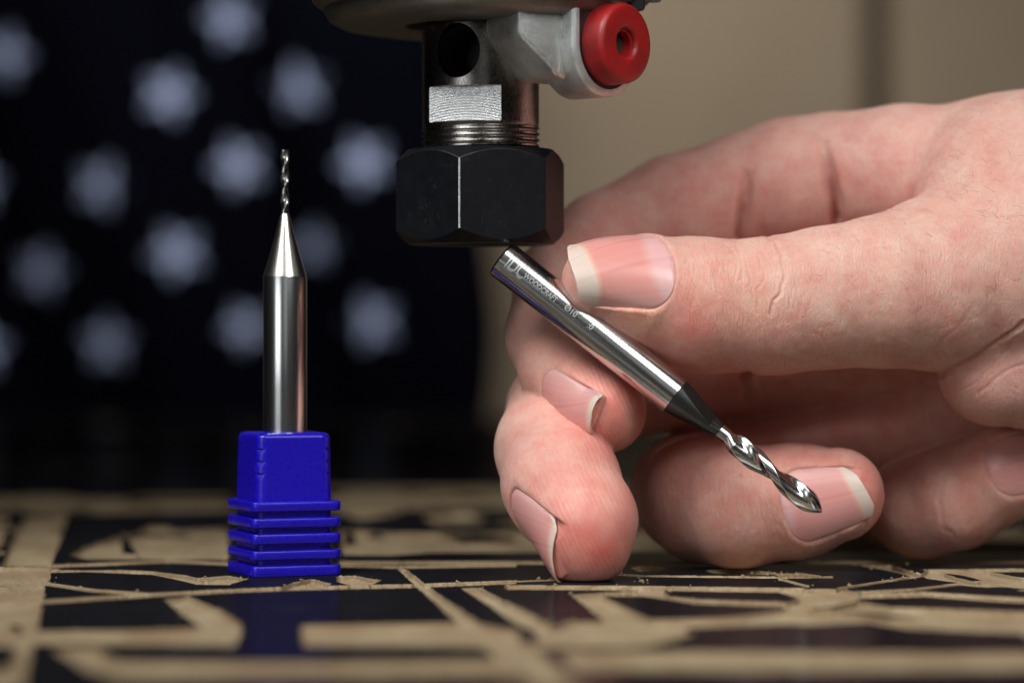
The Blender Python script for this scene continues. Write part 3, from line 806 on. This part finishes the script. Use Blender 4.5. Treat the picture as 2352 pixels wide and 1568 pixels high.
class Nail:
    """frame: c centre of the plate, L towards the free edge, Nn outward, Wd across"""
    def __init__(s, name, c, tip, normal, length, width, R, white, bend=0.10, lun=0.0, over=0.12, taper=0.06, shear=0.0):
        s.shear = shear
        s.name = name; s.c = np.array(c, float); s.L = nrm(np.array(tip, float)); nn = np.array(normal, float)
        s.N = nrm(nn - s.L * (nn @ s.L)); s.W = np.cross(s.L, s.N); s.len = length; s.wid = width; s.R = R
        s.white = white; s.bend = bend; s.lun = lun; s.over = over; s.taper = taper
    def pt(s, a, b, h=0.0):
        """a -1..1 base->free edge, b -1..1 across"""
        th = b * s.wid / 2 / s.R
        l = a * s.len / 2
        return s.c + s.L * l + s.W * ((s.R + h) * np.sin(th)) + s.N * ((s.R + h) * np.cos(th) - s.R - s.bend * (a + 0.2) ** 2 )
    def outline(s, a):
        """half width (0..1) at a"""
        if a < -0.45: q = (-0.45 - a) / 0.55; return math.sqrt(max(0, 1 - q ** 2.4))
        if a > 0.7: q = (a - 0.7) / 0.3; return (1 - s.taper) * (1 - 0.42 * q ** 2.2)
        return 1 - s.taper * max(0, a) 
    def local(s, p):
        q = p - s.c; l = (q @ s.L) / (s.len / 2); w = q @ s.W; n = q @ s.N + s.R
        th = np.arctan2(w, n); rad = np.sqrt(w * w + n * n)
        h = rad - s.R + s.bend * (l + 0.2) ** 2 * np.cos(th)
        b = th * s.R / (s.wid / 2)
        q2 = np.clip((-0.45 - l) / 0.55, 0, 1); hw = np.where(l < -1, 0.0, np.sqrt(np.maximum(0, 1 - q2 ** 2.4)))
        hw = hw * (1 - s.taper * np.clip(l, 0, 1))
        return l, b, h, hw
def vdir(x, y, z): return np.array([x, y, z], float)
NAILS = [
    Nail('fingernail', P(1440, 614, -.40), (-1, -.48, 0.10), (-0.26, -.66, .74), 1.22, 1.42, 0.74, 0.20, bend=.0, lun=.30, over=.10, shear=.20),
    Nail('fingernail', P(1262, 950, .10), (.24, -.96, -.06), (-.92, -.17, -.36), 1.02, .96, .52, .07, bend=.0, over=.04),
    Nail('fingernail', P(1236, 1246, -.50), (.24, -.96, -.12), (-.92, -.24, -.27), 1.0, 1.10, .62, .07, bend=.0, over=.04),
    Nail('fingernail', P(1890, 1150, .52), (.93, -.22, .20), (.18, -.95, -.08), 1.15, 1.06, .68, .15, bend=.0, lun=.15, over=.06, shear=.22),
    Nail('fingernail', P(2348, 1058, 1.62), (1, .05, .28), (-.12, -1, .0), 1.1, .92, .62, .12, bend=.0, over=.15),
]
LABN = ['wide thumbnail with a pale long free edge', 'index fingernail seen from its edge', 'middle fingernail seen from its edge', 'ring fingernail behind the tip of the bit', 'little fingernail cut by the picture edge']

def crease_uv(p, pts, w):
    """gaussian profile of distance to a picture polyline, p projected through the lens position of the reference view"""
    d = D0 + p[:, 1]; u = CU + p[:, 0] * FP / d; v = CV + (H0 - p[:, 2]) * FP / d
    m = np.full(len(p), 1e9)
    for (ax, ay), (bx, by) in zip(pts[:-1], pts[1:]):
        ex, ey = bx - ax, by - ay; t = np.clip(((u - ax) * ex + (v - ay) * ey) / (ex * ex + ey * ey), 0, 1)
        m = np.minimum(m, (u - ax - t * ex) ** 2 + (v - ay - t * ey) ** 2)
    return np.exp(-m / (w * w))

def f_thumb(p):
    th = chain(p, THUMB, .15)
    return smin(th, cone(p, P(1500, 745, .75), P(1620, 730, .75), .62, .75), .25)
def f_index(p): return smin(chain(p, INDEX, .12), cone(p, P(1388, 905, .75), P(1392, 950, .6), .54, .54), .15)
def f_middle(p): return smin(chain(p, MIDDLE, .12), cone(p, P(1352, 1190, -.30), P(1345, 1250, -.42), .66, .60), .15)
def f_ring(p): return chain(p, RING, .15)
def f_pinky(p): return chain(p, PINKY, .12)
FING = [f_thumb, f_index, f_middle, f_ring, f_pinky]
def hand_sdf(p):
    th, ix, mi, ri, pk = [f_(p) for f_ in FING]
    pal = None
    for c in PALM:
        q = chain(p, c, .4); pal = q if pal is None else smin(pal, q, .9)
    pal = smin(pal, cone(p, P(2330, 440, 1.9), P(2600, 440, 2.2), 1.25, 1.5), .9)
    web = cone(p, P(1980, 570, 3.7), P(2300, 640, 3.7), .9, 1.1)
    pal = smin(pal, web, .4)
    pal = smin(pal, chain(p, ARM, .3), .8)
    d = smin(ix, pal, .35)
    d = smin(d, mi, .07)
    d = smin(d, ri, .06)
    d = smin(d, pk, .05)
    d = smin(d, chain(p, THENAR, .3), .12)
    k = .06 + .85 * smoothstep(6.1, 8.2, p[:, 0])
    h = np.maximum(k - np.abs(d - th), 0) / k
    d = np.minimum(d, th) - h * h * k * 0.25
    return smax(d, ZT - p[:, 2], .05)
# seat every plate centre on its finger
for nl, f_ in zip(NAILS, FING):
    for _ in range(12): nl.c = nl.c - nl.N * float(f_(nl.c[None, :])[0])
def nl_pts(nl, a, b, h):
    th = b * nl.wid / 2 / nl.R; l = a * nl.len / 2
    return nl.c + nl.L * l[:, None] + nl.W * ((nl.R + h) * np.sin(th))[:, None] + nl.N * ((nl.R + h) * np.cos(th) - nl.R)[:, None]
def terms(a, b):
    return np.stack([np.ones_like(a), a, a * a, b, b * b, b ** 4, a * b, a * b * b], 1)
def fit_plate(nl, f_):
    a, b = [q.ravel() for q in np.meshgrid(np.linspace(-1.0, .45, 16), np.linspace(-.92, .92, 17), indexing='ij')]
    h = np.zeros(len(a))
    for _ in range(20): h = h - np.clip(f_(nl_pts(nl, a, b, h)), -.15, .15) * .8
    ok = np.abs(h) < .30
    c, *_r = np.linalg.lstsq(terms(a, b)[ok], h[ok], rcond=None); nl.co = c
def plate_h(nl, a, b):
    a = np.asarray(a, float) + 0 * b; ac = np.minimum(a, .45); e = .02
    b = np.clip(b, -1.15, 1.15)
    v = terms(ac, b) @ nl.co; s_ = (v - terms(ac - e, b) @ nl.co) / e
    return v + np.clip(s_, -.30, .10) * (a - ac) - .07 * (a - ac) ** 2
for nl, f_ in zip(NAILS, FING): fit_plate(nl, f_)
def nail_disp(p):
    out = np.zeros(len(p))
    for nl, f_ in zip(NAILS, FING):
        l, b, hh, hw = nl.local(p)
        near = np.where((np.abs(l) < 1.9) & (np.abs(b) < 1.9) & (np.abs(hh) < .8))[0]
        near = near[np.abs(f_(p[near])) < .02]
        l, b = l[near], b[near]
        q = np.clip((-0.45 - l) / 0.55, 0, 1)
        # signed distance-like measure to the outline (cm), negative inside
        wl = nl.wid / 2; ll = nl.len / 2
        base = (np.sqrt(np.maximum(0, (np.maximum(-l - .45, 0) / .55)) ** 2 + (np.abs(b) / (1 - nl.taper * np.clip(l, 0, 1))) ** 2) - 1) * np.where(l < -.45, .5 * (wl + .55 * ll), wl)
        ed = 1 - 2 * nl.white / nl.len
        hp = plate_h(nl, l, b); hv = hh[near]
        # cylinder height of the vertex itself (without the bend term)
        fold = np.exp(-((base - .05) / .05) ** 2) * .012 * (1 - smoothstep(.2, .9, l)) + np.exp(-((base - .12) / .12) ** 2) * .012 * (1 - smoothstep(.3, 1.0, l))
        w = (1 - smoothstep(-.035, .012, base)) * (1 - smoothstep(1.0, 1.3, l))
        to = np.clip(hp - hv, -.2, .12) - .034
        te = smoothstep(ed - .25, ed + .15, l); ins = to * w * (1 - te) + np.minimum(to - .01, 0) * w * te
        out[near] += (fold + ins) * (1 - smoothstep(.5, .78, np.abs(hv)))
    return out

WR = [  # thumb joint wrinkles (picture px), width, depth
    ([(1757, 542), (1782, 552), (1797, 590), (1801, 630), (1798, 668), (1776, 690), (1770, 720)], 4.6, .028),
    ([(1690, 545), (1700, 580), (1705, 620), (1700, 640)], 4, .010),
    ([(1745, 590), (1757, 625), (1748, 655), (1741, 665), (1742, 720)], 3.2, .016),
    ([(1715, 600), (1722, 640), (1716, 680)], 3, .010),
    ([(1775, 700), (1792, 720), (1785, 745)], 3, .010),
    ([(1637, 600), (1640, 640), (1655, 680)], 3, .008), ([(1660, 600), (1668, 660), (1675, 700)], 3, .007),
    ([(1620, 560), (1626, 590), (1622, 640)], 3, .006), ([(1577, 590), (1585, 640), (1580, 690)], 3, .007),
    ([(1560, 600), (1567, 650)], 2.6, .006),
    ([(1595, 575), (1602, 620), (1600, 670)], 3, .006),
    ([(1830, 620), (1822, 660), (1808, 710)], 3.4, .006), ([(1860, 640), (1845, 690), (1830, 740)], 3.4, .006),
    ([(1900, 620), (1870, 680), (1850, 730)], 3.4, .005), ([(1940, 640), (1905, 700), (1880, 750)], 3.4, .004),
    # palm/thenar fold
    ([(2113, 872), (2157, 862), (2210, 838), (2270, 800), (2352, 743), (2450, 690)], 6, .05),
    ([(2240, 700), (2200, 750), (2150, 800)], 5, .006),
    ([(2250, 905), (2300, 860), (2360, 830)], 5, .015), ([(2200, 900), (2240, 880), (2330, 790)], 4, .012),
    # index flexion creases
    ([(1712, 400), (1714, 440), (1706, 520), (1700, 560)], 13, .22),
    ([(1890, 330), (1903, 400), (1916, 470), (1920, 520)], 14, .26),
    ([(2200, 300), (2165, 380), (2140, 436), (2113, 466)], 22, .07),
    ([(1717, 862), (1722, 900), (1726, 940)], 12, .14), ([(1850, 905), (1960, 925), (2080, 985)], 14, .05),
    # ring finger knuckle lines
    ([(1700, 1095), (1692, 1150), (1700, 1210)], 4, .012), ([(1722, 1090), (1716, 1140), (1726, 1215)], 3.6, .010),
    ([(1745, 1100), (1742, 1150), (1752, 1200)], 3.4, .007), ([(1675, 1110), (1668, 1160)], 4, .008), ([(1765, 1110), (1766, 1150), (1775, 1190)], 3, .005),
    # little finger
    ([(2162, 1095), (2156, 1150), (2170, 1210), (2200, 1240)], 5, .016), ([(2180, 1080), (2178, 1150), (2195, 1210)], 4, .008), ([(2140, 1110), (2136, 1160)], 4, .007),
]
def detail_disp(p, n):
    front = np.clip(-n[:, 1] * 2.0 + .6, 0, 1)
    d = np.zeros(len(p))
    wp = p + .03 * np.stack([vnoise(p, 7, 1), 0 * p[:, 0], vnoise(p, 7, 2)], 1)
    for i, (pts, w, dep) in enumerate(WR):
        c = crease_uv(p if i in (19, 20) else wp, pts, w)
        rim = crease_uv(wp, pts, w * 2.6)
        deep = (p[:, 1] > 1.7) if (i in (19, 20, 21)) else (p[:, 1] < 2.6)
        if i in (19, 20, 21):
            d_ = D0 + p[:, 1]; v_ = CV + (H0 - p[:, 2]) * FP / d_
            c = c * smoothstep(pts[0][1] - 60, pts[0][1] + 130, v_)
        d -= dep * (c - (.0 if i in (19, 20, 21) else .30) * rim) * deep * (front if i not in (19, 20, 21) else 1)
    d += nail_disp(p)
    dd_ = D0 + p[:, 1]; u = CU + p[:, 0] * FP / dd_; v = CV + (H0 - p[:, 2]) * FP / dd_
    wv = np.stack([vnoise(p, 2.2, 21), vnoise(p, 2.2, 22), vnoise(p, 2.2, 23)], 1) * .12
    q = p + wv
    # cross wrinkles over the thumb joint
    m = np.exp(-(((u - 1680) / 130) ** 2 + ((v - 640) / 95) ** 2)) * front
    rg = 1 - np.abs(vnoise(np.stack([q[:, 0] * 9.5 + q[:, 2] * 1.2, q[:, 2] * 1.6, q[:, 1] * 1.0], 1), 1.0, 31)) * 2.2
    d -= .011 * m * np.clip(rg, 0, 1) ** 3
    # slanting lines on the back of the thumb and hand
    m2 = smoothstep(1640, 1820, u) * front * (p[:, 1] < 2.4)
    al = q[:, 0] * .86 + q[:, 2] * .5; ac = -q[:, 0] * .5 + q[:, 2] * .86
    rg2 = 1 - np.abs(vnoise(np.stack([al * 8.5, ac * 2.0, q[:, 1] * 2.0], 1), 1.0, 32)) * 2.4
    rg3 = 1 - np.abs(vnoise(np.stack([ac * 8.0, al * 2.4, q[:, 1] * 2.0], 1), 1.0, 33)) * 2.4
    d -= m2 * (.0050 * np.clip(rg2, 0, 1) ** 3 + .0028 * np.clip(rg3, 0, 1) ** 3)
    # dorsal lines on ring and little finger
    m3 = (np.exp(-(((u - 1700) / 70) ** 2 + ((v - 1160) / 90) ** 2)) + np.exp(-(((u - 2165) / 60) ** 2 + ((v - 1165) / 90) ** 2))) * front
    rg4 = 1 - np.abs(vnoise(np.stack([q[:, 0] * 10, q[:, 2] * 1.4, q[:, 1] * 1.0], 1), 1.0, 34)) * 2.2
    d -= .009 * m3 * np.clip(rg4, 0, 1) ** 3
    # general unevenness
    d += .010 * vnoise(p, 1.6, 4) + .0025 * vnoise(p, 7, 6)
    return d

def sdf_grad(f, p, e=.01):
    g = np.empty_like(p)
    for k in range(3):
        q = p.copy(); q[:, k] += e; r = p.copy(); r[:, k] -= e
        g[:, k] = f(q) - f(r)
    return g / (np.linalg.norm(g, axis=1, keepdims=True) + 1e-9)

def vdb_mesh(f, lo, hi, vox, chunk=400000):
    lo = np.array(lo, float); n = np.ceil((np.array(hi) - lo) / vox).astype(int) + 1
    st = 4
    cn = np.ceil(n / st).astype(int) + 1
    cg = np.stack(np.meshgrid(*[lo[i] + vox * st * np.arange(cn[i]) for i in range(3)], indexing='ij'), -1).reshape(-1, 3)
    cd = np.concatenate([f(cg[i:i + chunk]) for i in range(0, len(cg), chunk)]).reshape(cn)
    a = np.repeat(np.repeat(np.repeat(cd, st, 0), st, 1), st, 2)
    # cell (i) covers fine st*i .. st*i+st-1
    a = a[:n[0], :n[1], :n[2]].astype(np.float32)
    m = np.abs(a) < vox * st * 2.2
    idx = np.argwhere(m)
    vals = np.empty(len(idx), np.float32)
    for i in range(0, len(idx), chunk): vals[i:i + chunk] = f(lo + vox * idx[i:i + chunk])
    a[m] = vals
    a = np.clip(a / vox, -3, 3).astype(np.float32)
    g = openvdb.FloatGrid(3.0); g.copyFromArray(a)
    pts, quads = g.convertToQuads(0.0)
    return np.asarray(pts) * vox + lo, np.asarray(quads)

def subdivide(V, faces, sel):
    """one level on selected quads (faces: list of tuples), neighbours become n-gons"""
    mid = {}; V = list(map(tuple, V)); out = []
    A = V
    def m(a, b):
        k = (a, b) if a < b else (b, a)
        if k not in mid:
            mid[k] = len(A); A.append(tuple((A[a][i] + A[b][i]) * .5 for i in range(3)))
        return mid[k]
    for q, s in zip(faces, sel):
        if s and len(q) == 4:
            e = [m(q[i], q[(i + 1) % 4]) for i in range(4)]
            c = len(A); A.append(tuple(sum(A[i][k] for i in q) / 4 for k in range(3)))
            for i in range(4): out.append((q[i], e[i], c, e[i - 1]))
    for q, s in zip(faces, sel):
        if not (s and len(q) == 4):
            r = []
            for i in range(len(q)):
                a, b = q[i], q[(i + 1) % len(q)]; r.append(a)
                k = (a, b) if a < b else (b, a)
                if k in mid: r.append(mid[k])
            out.append(tuple(r))
    return np.array(A), out

def skin_mat():
    g = N('skin'); g.set(Roughness=0.5, IOR=1.42, Subsurface_Weight=0.42, Subsurface_Scale=0.14)
    g.b.inputs['Subsurface Radius'].default_value = (1.0, 0.28, 0.14)
    g.b.inputs['Specular IOR Level'].default_value = 0.42
    at = g.n('ShaderNodeAttribute', _attribute_name='tone')
    n = g.noise(g.coord('Object', (2.6, 2.6, 2.6)), 1, 5, .6)
    n2 = g.noise(g.coord('Object', (14, 14, 14)), 1, 3, .6)
    mo = g.maprange(n.outputs[0], .3, .7, 0, 1)
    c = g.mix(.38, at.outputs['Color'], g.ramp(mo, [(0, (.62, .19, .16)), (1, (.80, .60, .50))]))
    c = g.mix(g.maprange(n2.outputs[0], .48, .75, 0, .32), c, (.69, .23, .19))
    # skin cells: fine criss-cross lines
    wob = g.noise(g.coord('Object', (5, 5, 5)), 1, 2)
    vec = g.coord('Object', (1, 1, 1))
    mx = g.n('ShaderNodeMix', _data_type='VECTOR'); mx.inputs[0].default_value = .06; g.l(vec, mx.inputs[4]); g.l(wob.outputs['Color'], mx.inputs[5])
    v1 = g.n('ShaderNodeTexVoronoi', _feature='DISTANCE_TO_EDGE', Scale=21.0); g.l(mx.outputs[1], v1.inputs['Vector'])
    v2 = g.n('ShaderNodeTexVoronoi', _feature='DISTANCE_TO_EDGE', Scale=38.0); g.l(mx.outputs[1], v2.inputs['Vector'])
    mp = g.n('ShaderNodeMapping'); mp.inputs['Rotation'].default_value = (0, math.radians(-58), 0); mp.inputs['Scale'].default_value = (34, 12, 6); g.l(mx.outputs[1], mp.inputs['Vector'])
    ln = g.noise(mp.outputs[0], 1, 3, .55)
    e1 = g.maprange(v1.outputs[0], 0, .09, 0, 1); e2 = g.maprange(v2.outputs[0], 0, .12, 0, 1)
    h = g.math('ADD', g.math('MULTIPLY', e1, .28), g.math('ADD', g.math('MULTIPLY', e2, .22), g.math('MULTIPLY', ln.outputs[0], 1.25)))
    fine = g.n('ShaderNodeAttribute', _attribute_name='fine')
    hh = g.math('MULTIPLY', h, fine.outputs['Fac'])
    # ridges on the pads
    mp2 = g.n('ShaderNodeMapping'); mp2.inputs['Rotation'].default_value = (0, math.radians(25), 0); g.l(mx.outputs[1], mp2.inputs['Vector'])
    w = g.n('ShaderNodeTexWave', _bands_direction='X', Scale=5.2, Distortion=3.0, Detail=1.0); w.inputs['Detail Scale'].default_value = .4
    g.l(mp2.outputs[0], w.inputs['Vector'])
    inv = g.math('SUBTRACT', 1.0, fine.outputs['Fac'])
    rid = g.math('MULTIPLY', g.math('MULTIPLY', w.outputs[1], inv), .22)
    g.bump(g.math('ADD', hh, rid), 1.0, .014)
    g.l(c, g.b.inputs['Base Color'])
    g.l(g.maprange(n2.outputs[0], .3, .7, .33, .47), g.b.inputs['Roughness'])
    return g.m
def nail_mat():
    g = N('nail_plate'); g.set(Roughness=.30, IOR=1.5, Subsurface_Weight=.35, Subsurface_Scale=.08)
    g.b.inputs['Subsurface Radius'].default_value = (1, .4, .3)
    at = g.n('ShaderNodeAttribute', _attribute_name='tone')
    mp = g.n('ShaderNodeAttribute', _attribute_name='across')
    st = g.n('ShaderNodeTexNoise', _noise_dimensions='1D', Scale=14.0, Detail=2.0); g.l(mp.outputs['Fac'], st.inputs['W'])
    g.l(g.mix(g.maprange(st.outputs[0], .35, .7, 0, .07), at.outputs['Color'], (.85, .62, .56)), g.b.inputs['Base Color'])
    g.l(g.maprange(st.outputs[0], .3, .7, .24, .38), g.b.inputs['Roughness'])
    g.bump(st.outputs[0], .10, .003)
    return g.m

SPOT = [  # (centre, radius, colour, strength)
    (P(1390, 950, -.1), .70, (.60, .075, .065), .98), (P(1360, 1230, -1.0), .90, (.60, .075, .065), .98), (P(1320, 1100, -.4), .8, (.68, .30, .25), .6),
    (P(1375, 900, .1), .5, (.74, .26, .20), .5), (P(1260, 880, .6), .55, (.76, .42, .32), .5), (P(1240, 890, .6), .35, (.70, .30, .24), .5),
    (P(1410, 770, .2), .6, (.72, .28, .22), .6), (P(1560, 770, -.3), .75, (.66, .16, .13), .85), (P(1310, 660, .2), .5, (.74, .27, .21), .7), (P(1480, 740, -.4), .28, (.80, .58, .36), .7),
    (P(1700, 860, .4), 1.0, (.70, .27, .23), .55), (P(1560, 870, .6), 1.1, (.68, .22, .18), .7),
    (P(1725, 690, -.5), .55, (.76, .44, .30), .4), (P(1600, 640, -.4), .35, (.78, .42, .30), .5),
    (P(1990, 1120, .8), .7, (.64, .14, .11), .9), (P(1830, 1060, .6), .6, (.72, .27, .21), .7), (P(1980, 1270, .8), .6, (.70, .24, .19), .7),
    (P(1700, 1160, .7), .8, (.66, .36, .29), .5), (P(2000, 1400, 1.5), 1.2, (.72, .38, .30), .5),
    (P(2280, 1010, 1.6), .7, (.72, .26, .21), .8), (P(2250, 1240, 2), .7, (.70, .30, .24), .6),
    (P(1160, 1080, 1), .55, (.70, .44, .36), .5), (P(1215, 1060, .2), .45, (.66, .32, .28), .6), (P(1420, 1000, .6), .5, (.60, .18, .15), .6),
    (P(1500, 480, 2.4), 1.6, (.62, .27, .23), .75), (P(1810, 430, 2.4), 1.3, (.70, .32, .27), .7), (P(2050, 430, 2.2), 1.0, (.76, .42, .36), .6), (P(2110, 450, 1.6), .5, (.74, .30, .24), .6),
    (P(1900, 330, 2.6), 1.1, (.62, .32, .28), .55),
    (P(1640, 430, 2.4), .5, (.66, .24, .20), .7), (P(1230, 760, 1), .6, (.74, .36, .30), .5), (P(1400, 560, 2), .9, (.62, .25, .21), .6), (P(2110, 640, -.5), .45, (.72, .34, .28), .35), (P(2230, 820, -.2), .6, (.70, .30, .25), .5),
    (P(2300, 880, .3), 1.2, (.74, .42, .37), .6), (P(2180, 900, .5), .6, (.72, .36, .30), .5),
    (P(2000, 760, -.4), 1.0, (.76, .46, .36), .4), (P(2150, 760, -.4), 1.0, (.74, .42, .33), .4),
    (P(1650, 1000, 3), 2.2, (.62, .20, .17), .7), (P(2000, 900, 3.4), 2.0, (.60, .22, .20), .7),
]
def build_hand():
    import time; t0 = time.time()
    f = lambda q: hand_sdf(q)
    V, Q = vdb_mesh(f, (-.6, -2.2, -.15), (25, 9.6, 9.2), .065)
    faces = [tuple(q) for q in Q.tolist()]
    print('hand coarse', len(V), len(faces), time.time() - t0)
    V = np.array(V); 
    def centroids(V, faces): return np.array([V[list(q)].mean(0) for q in faces])
    for it, lim in enumerate(((7.7, 9.9), (7.4, 4.5))):
        Cn = V[np.array([q[:4] if len(q) >= 4 else q + (q[0],) for q in faces])].mean(1)
        sel = (Cn[:, 0] < lim[0]) & (Cn[:, 1] < lim[1]) & (Cn[:, 2] < 6.9)
        if it == 1:
            q4 = np.array([q[:4] if len(q) >= 4 else q + (q[0],) for q in faces])
            nn = np.cross(V[q4[:, 2]] - V[q4[:, 0]], V[q4[:, 3]] - V[q4[:, 1]])
            nn /= np.linalg.norm(nn, axis=1, keepdims=True) + 1e-12
            if (nn * (Cn - Cn.mean(0))).sum() < 0: nn = -nn
            sel &= nn[:, 1] < .30
            sel &= (Cn[:, 1] < 1.55) | ((Cn[:, 0] < 3.0) & (Cn[:, 1] < 4.2))
        V, faces = subdivide(V, faces, sel)
        V = np.array(V)
    print('hand fine', len(V), len(faces), time.time() - t0)
    ch = 300000
    def fb(fn, p): return np.concatenate([fn(p[i:i + ch]) for i in range(0, len(p), ch)])
    G = fb(lambda q: sdf_grad(hand_sdf, q, .006), V)
    for it in range(2):
        dd = fb(hand_sdf, V)
        V = V - G * np.clip(dd, -.05, .05)[:, None]
    dsp = fb(lambda q: q, np.zeros(1)) if False else np.concatenate([detail_disp(V[i:i + ch], G[i:i + ch]) for i in range(0, len(V), ch)])
    dsp = dsp * smoothstep(.0, .12, V[:, 2])
    V = V + G * dsp[:, None]
    V[:, 2] = np.maximum(V[:, 2], .003)
    o = mesh_obj('hand', V, faces, skin_mat())
    me = o.data
    # orientation
    n0 = np.array(me.polygons[0].normal)
    k = me.polygons[0].vertices[0]
    if n0 @ G[k] < 0:
        me.flip_normals()
    # tone
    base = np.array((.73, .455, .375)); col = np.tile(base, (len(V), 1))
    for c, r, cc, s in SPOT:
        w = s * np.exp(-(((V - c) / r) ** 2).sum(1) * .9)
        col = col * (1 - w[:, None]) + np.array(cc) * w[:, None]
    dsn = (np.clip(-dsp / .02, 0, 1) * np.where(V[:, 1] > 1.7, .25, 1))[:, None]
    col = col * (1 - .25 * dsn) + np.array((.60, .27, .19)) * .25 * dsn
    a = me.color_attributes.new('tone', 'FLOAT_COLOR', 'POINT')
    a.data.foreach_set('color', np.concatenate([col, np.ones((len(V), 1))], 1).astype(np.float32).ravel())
    # fine: 1 on the back-of-hand skin, 0 on the pads
    fine = np.ones(len(V))
    for c, r in ((P(1390, 920, 0), 1.0), (P(1350, 1220, -1), 1.1), (P(1520, 780, .2), .8)):
        fine -= np.exp(-(((V - c) / r) ** 2).sum(1) * 1.2)
    fine = np.clip(fine, 0, 1)
    a = me.attributes.new('fine', 'FLOAT', 'POINT'); a.data.foreach_set('value', fine.astype(np.float32))
    o['label'] = "person's pale bare hand pinching the steel bit with its fingertips resting on the board"
    o['category'] = 'hand'
    # fine short hairs on the back of the hand
    r = np.random.RandomState(5); dpt = D0 + V[:, 1]; uu = CU + V[:, 0] * FP / dpt; vv = CV + (H0 - V[:, 2]) * FP / dpt
    cand = np.where((uu > 1880) & (uu < 2420) & (G[:, 1] < -.15) & (V[:, 1] < 2.2) & (V[:, 2] > 3.0))[0]
    HV = []; HF = []
    for k in r.choice(cand, 110, replace=False):
        p = V[k]; n_ = G[k]; t_ = nrm(np.array([-.75, 0, .35]) + r.normal(0, .35, 3)); t_ = nrm(t_ - n_ * (t_ @ n_)); s_ = np.cross(n_, t_)
        L_ = r.uniform(.10, .26); b0 = len(HV); m_ = 5
        for q in range(m_ + 1):
            f_ = q / m_; c_ = p + t_ * L_ * f_ + n_ * (L_ * .32 * math.sin(f_ * 2.4)) + s_ * (.02 * f_ * f_ * r.uniform(-1, 1))
            w_ = .0022 * (1 - .8 * f_)
            for a_ in range(3): HV.append(c_ + s_ * w_ * math.cos(a_ * 2.094) + n_ * w_ * math.sin(a_ * 2.094))
        for q in range(m_):
            for a_ in range(3): HF.append((b0 + q * 3 + a_, b0 + q * 3 + (a_ + 1) % 3, b0 + q * 3 + 3 + (a_ + 1) % 3, b0 + q * 3 + 3 + a_))
    hm = N('fine_hair'); hm.set(Roughness=.4); hm.b.inputs['Base Color'].default_value = (.16, .09, .05, 1)
    ho = mesh_obj('hair', HV, HF, hm.m, o); ho['kind'] = 'stuff'
    nm = nail_mat()
    for nl, lb, f_ in zip(NAILS, LABN, FING):
        na, nb = 90, 64; VV = []; T = []; AC = []
        ed = 1 - 2 * nl.white / nl.len
        for i in range(na + 1):
            s_ = i / na; a_ = -1 + (2 + nl.over) * s_
            hw = nl.outline(-1 + 2 * s_)
            bb = (-1 + 2 * np.arange(nb + 1) / nb) * max(hw, .02)
            aa = a_ - .16 * (bb ** 2) * max(0, a_ - .5) + nl.shear * bb * min(1, max(0, (a_ + .2) / 1.0))
            hx = plate_h(nl, aa, bb)
            rim = np.clip((np.abs(bb) / max(hw, .02) - .88) / .12, 0, 1) ** 2 * (.026 if a_ < ed else .026 * max(0, 1 - (a_ - ed) / .1)) + .03 * max(0, (-.85 - a_) / .15) ** 2
            pp = nl_pts(nl, aa, bb, hx + .004 - rim)
            for j in range(nb + 1):
                b_ = bb[j]; a2 = aa[j]; VV.append(pp[j])
                edge = ed - .06 * b_ * b_ + nl.shear * b_ + .012 * math.sin(7 * b_)
                t = min(1, max(0, (a2 - edge) / .05))
                pink = np.array((.68, .27, .24)) if nl.len > 1.19 else np.array((.70, .30, .28))
                pale = np.array((.76, .50, .47))
                c_ = pink * (1 - .35 * abs(b_) ** 3) + pale * .35 * abs(b_) ** 3
                lun = min(1, max(0, (-1 + 2 * nl.lun + .10 - a2 - .55 * b_ * b_) / .22)) if nl.lun else 0
                c_ = c_ * (1 - .45 * lun) + np.array((.74, .52, .54)) * .45 * lun
                yl = math.exp(-((a2 - edge) / .05) ** 2) * .35
                c_ = c_ * (1 - t) + np.array((.66, .52, .45)) * t
                c_ = c_ * (1 - yl) + np.array((.80, .58, .40)) * yl
                T.append(c_); AC.append(b_ * .5)
        n1 = len(VV)
        base_ = [np.array(v) for v in VV]
        for i in range(na + 1):
            for j in range(nb + 1): VV.append(base_[i * (nb + 1) + j] - nl.N * (.022 if nl.len > 1.19 else .018))
        T = T + T; AC = AC + AC
        FF = []
        for i in range(na):
            for j in range(nb):
                q = i * (nb + 1) + j
                FF.append((q, q + 1, q + nb + 2, q + nb + 1)); FF.append((n1 + q, n1 + q + nb + 1, n1 + q + nb + 2, n1 + q + 1))
        for i in range(na):
            for j in (0, nb):
                q = i * (nb + 1) + j; r_ = q + nb + 1; FF.append((q, r_, n1 + r_, n1 + q))
        for j in range(nb):
            for i in (0, na):
                q = i * (nb + 1) + j; FF.append((q, q + 1, n1 + q + 1, n1 + q))
        no = mesh_obj(nl.name, VV, FF, nm, o)
        bm = bmesh.new(); bm.from_mesh(no.data); bmesh.ops.recalc_face_normals(bm, faces=bm.faces); bm.to_mesh(no.data); bm.free()
        a = no.data.color_attributes.new('tone', 'FLOAT_COLOR', 'POINT')
        a.data.foreach_set('color', np.array([list(c) + [1] for c in T], np.float32).ravel())
        a = no.data.attributes.new('across', 'FLOAT', 'POINT'); a.data.foreach_set('value', np.array(AC, np.float32))
        no['label'] = lb
    print('hand done', time.time() - t0)
    return o
# ------------------------------------------------------------------ build
import time as _t; _t0=_t.time(); build_table(); print('T table', _t.time()-_t0)
build_background(); print('T bg', _t.time()-_t0)
build_dust()
build_holder()
build_upright_bit()
build_spindle()
build_held_bit(); print('T bit', _t.time()-_t0)
build_hand()
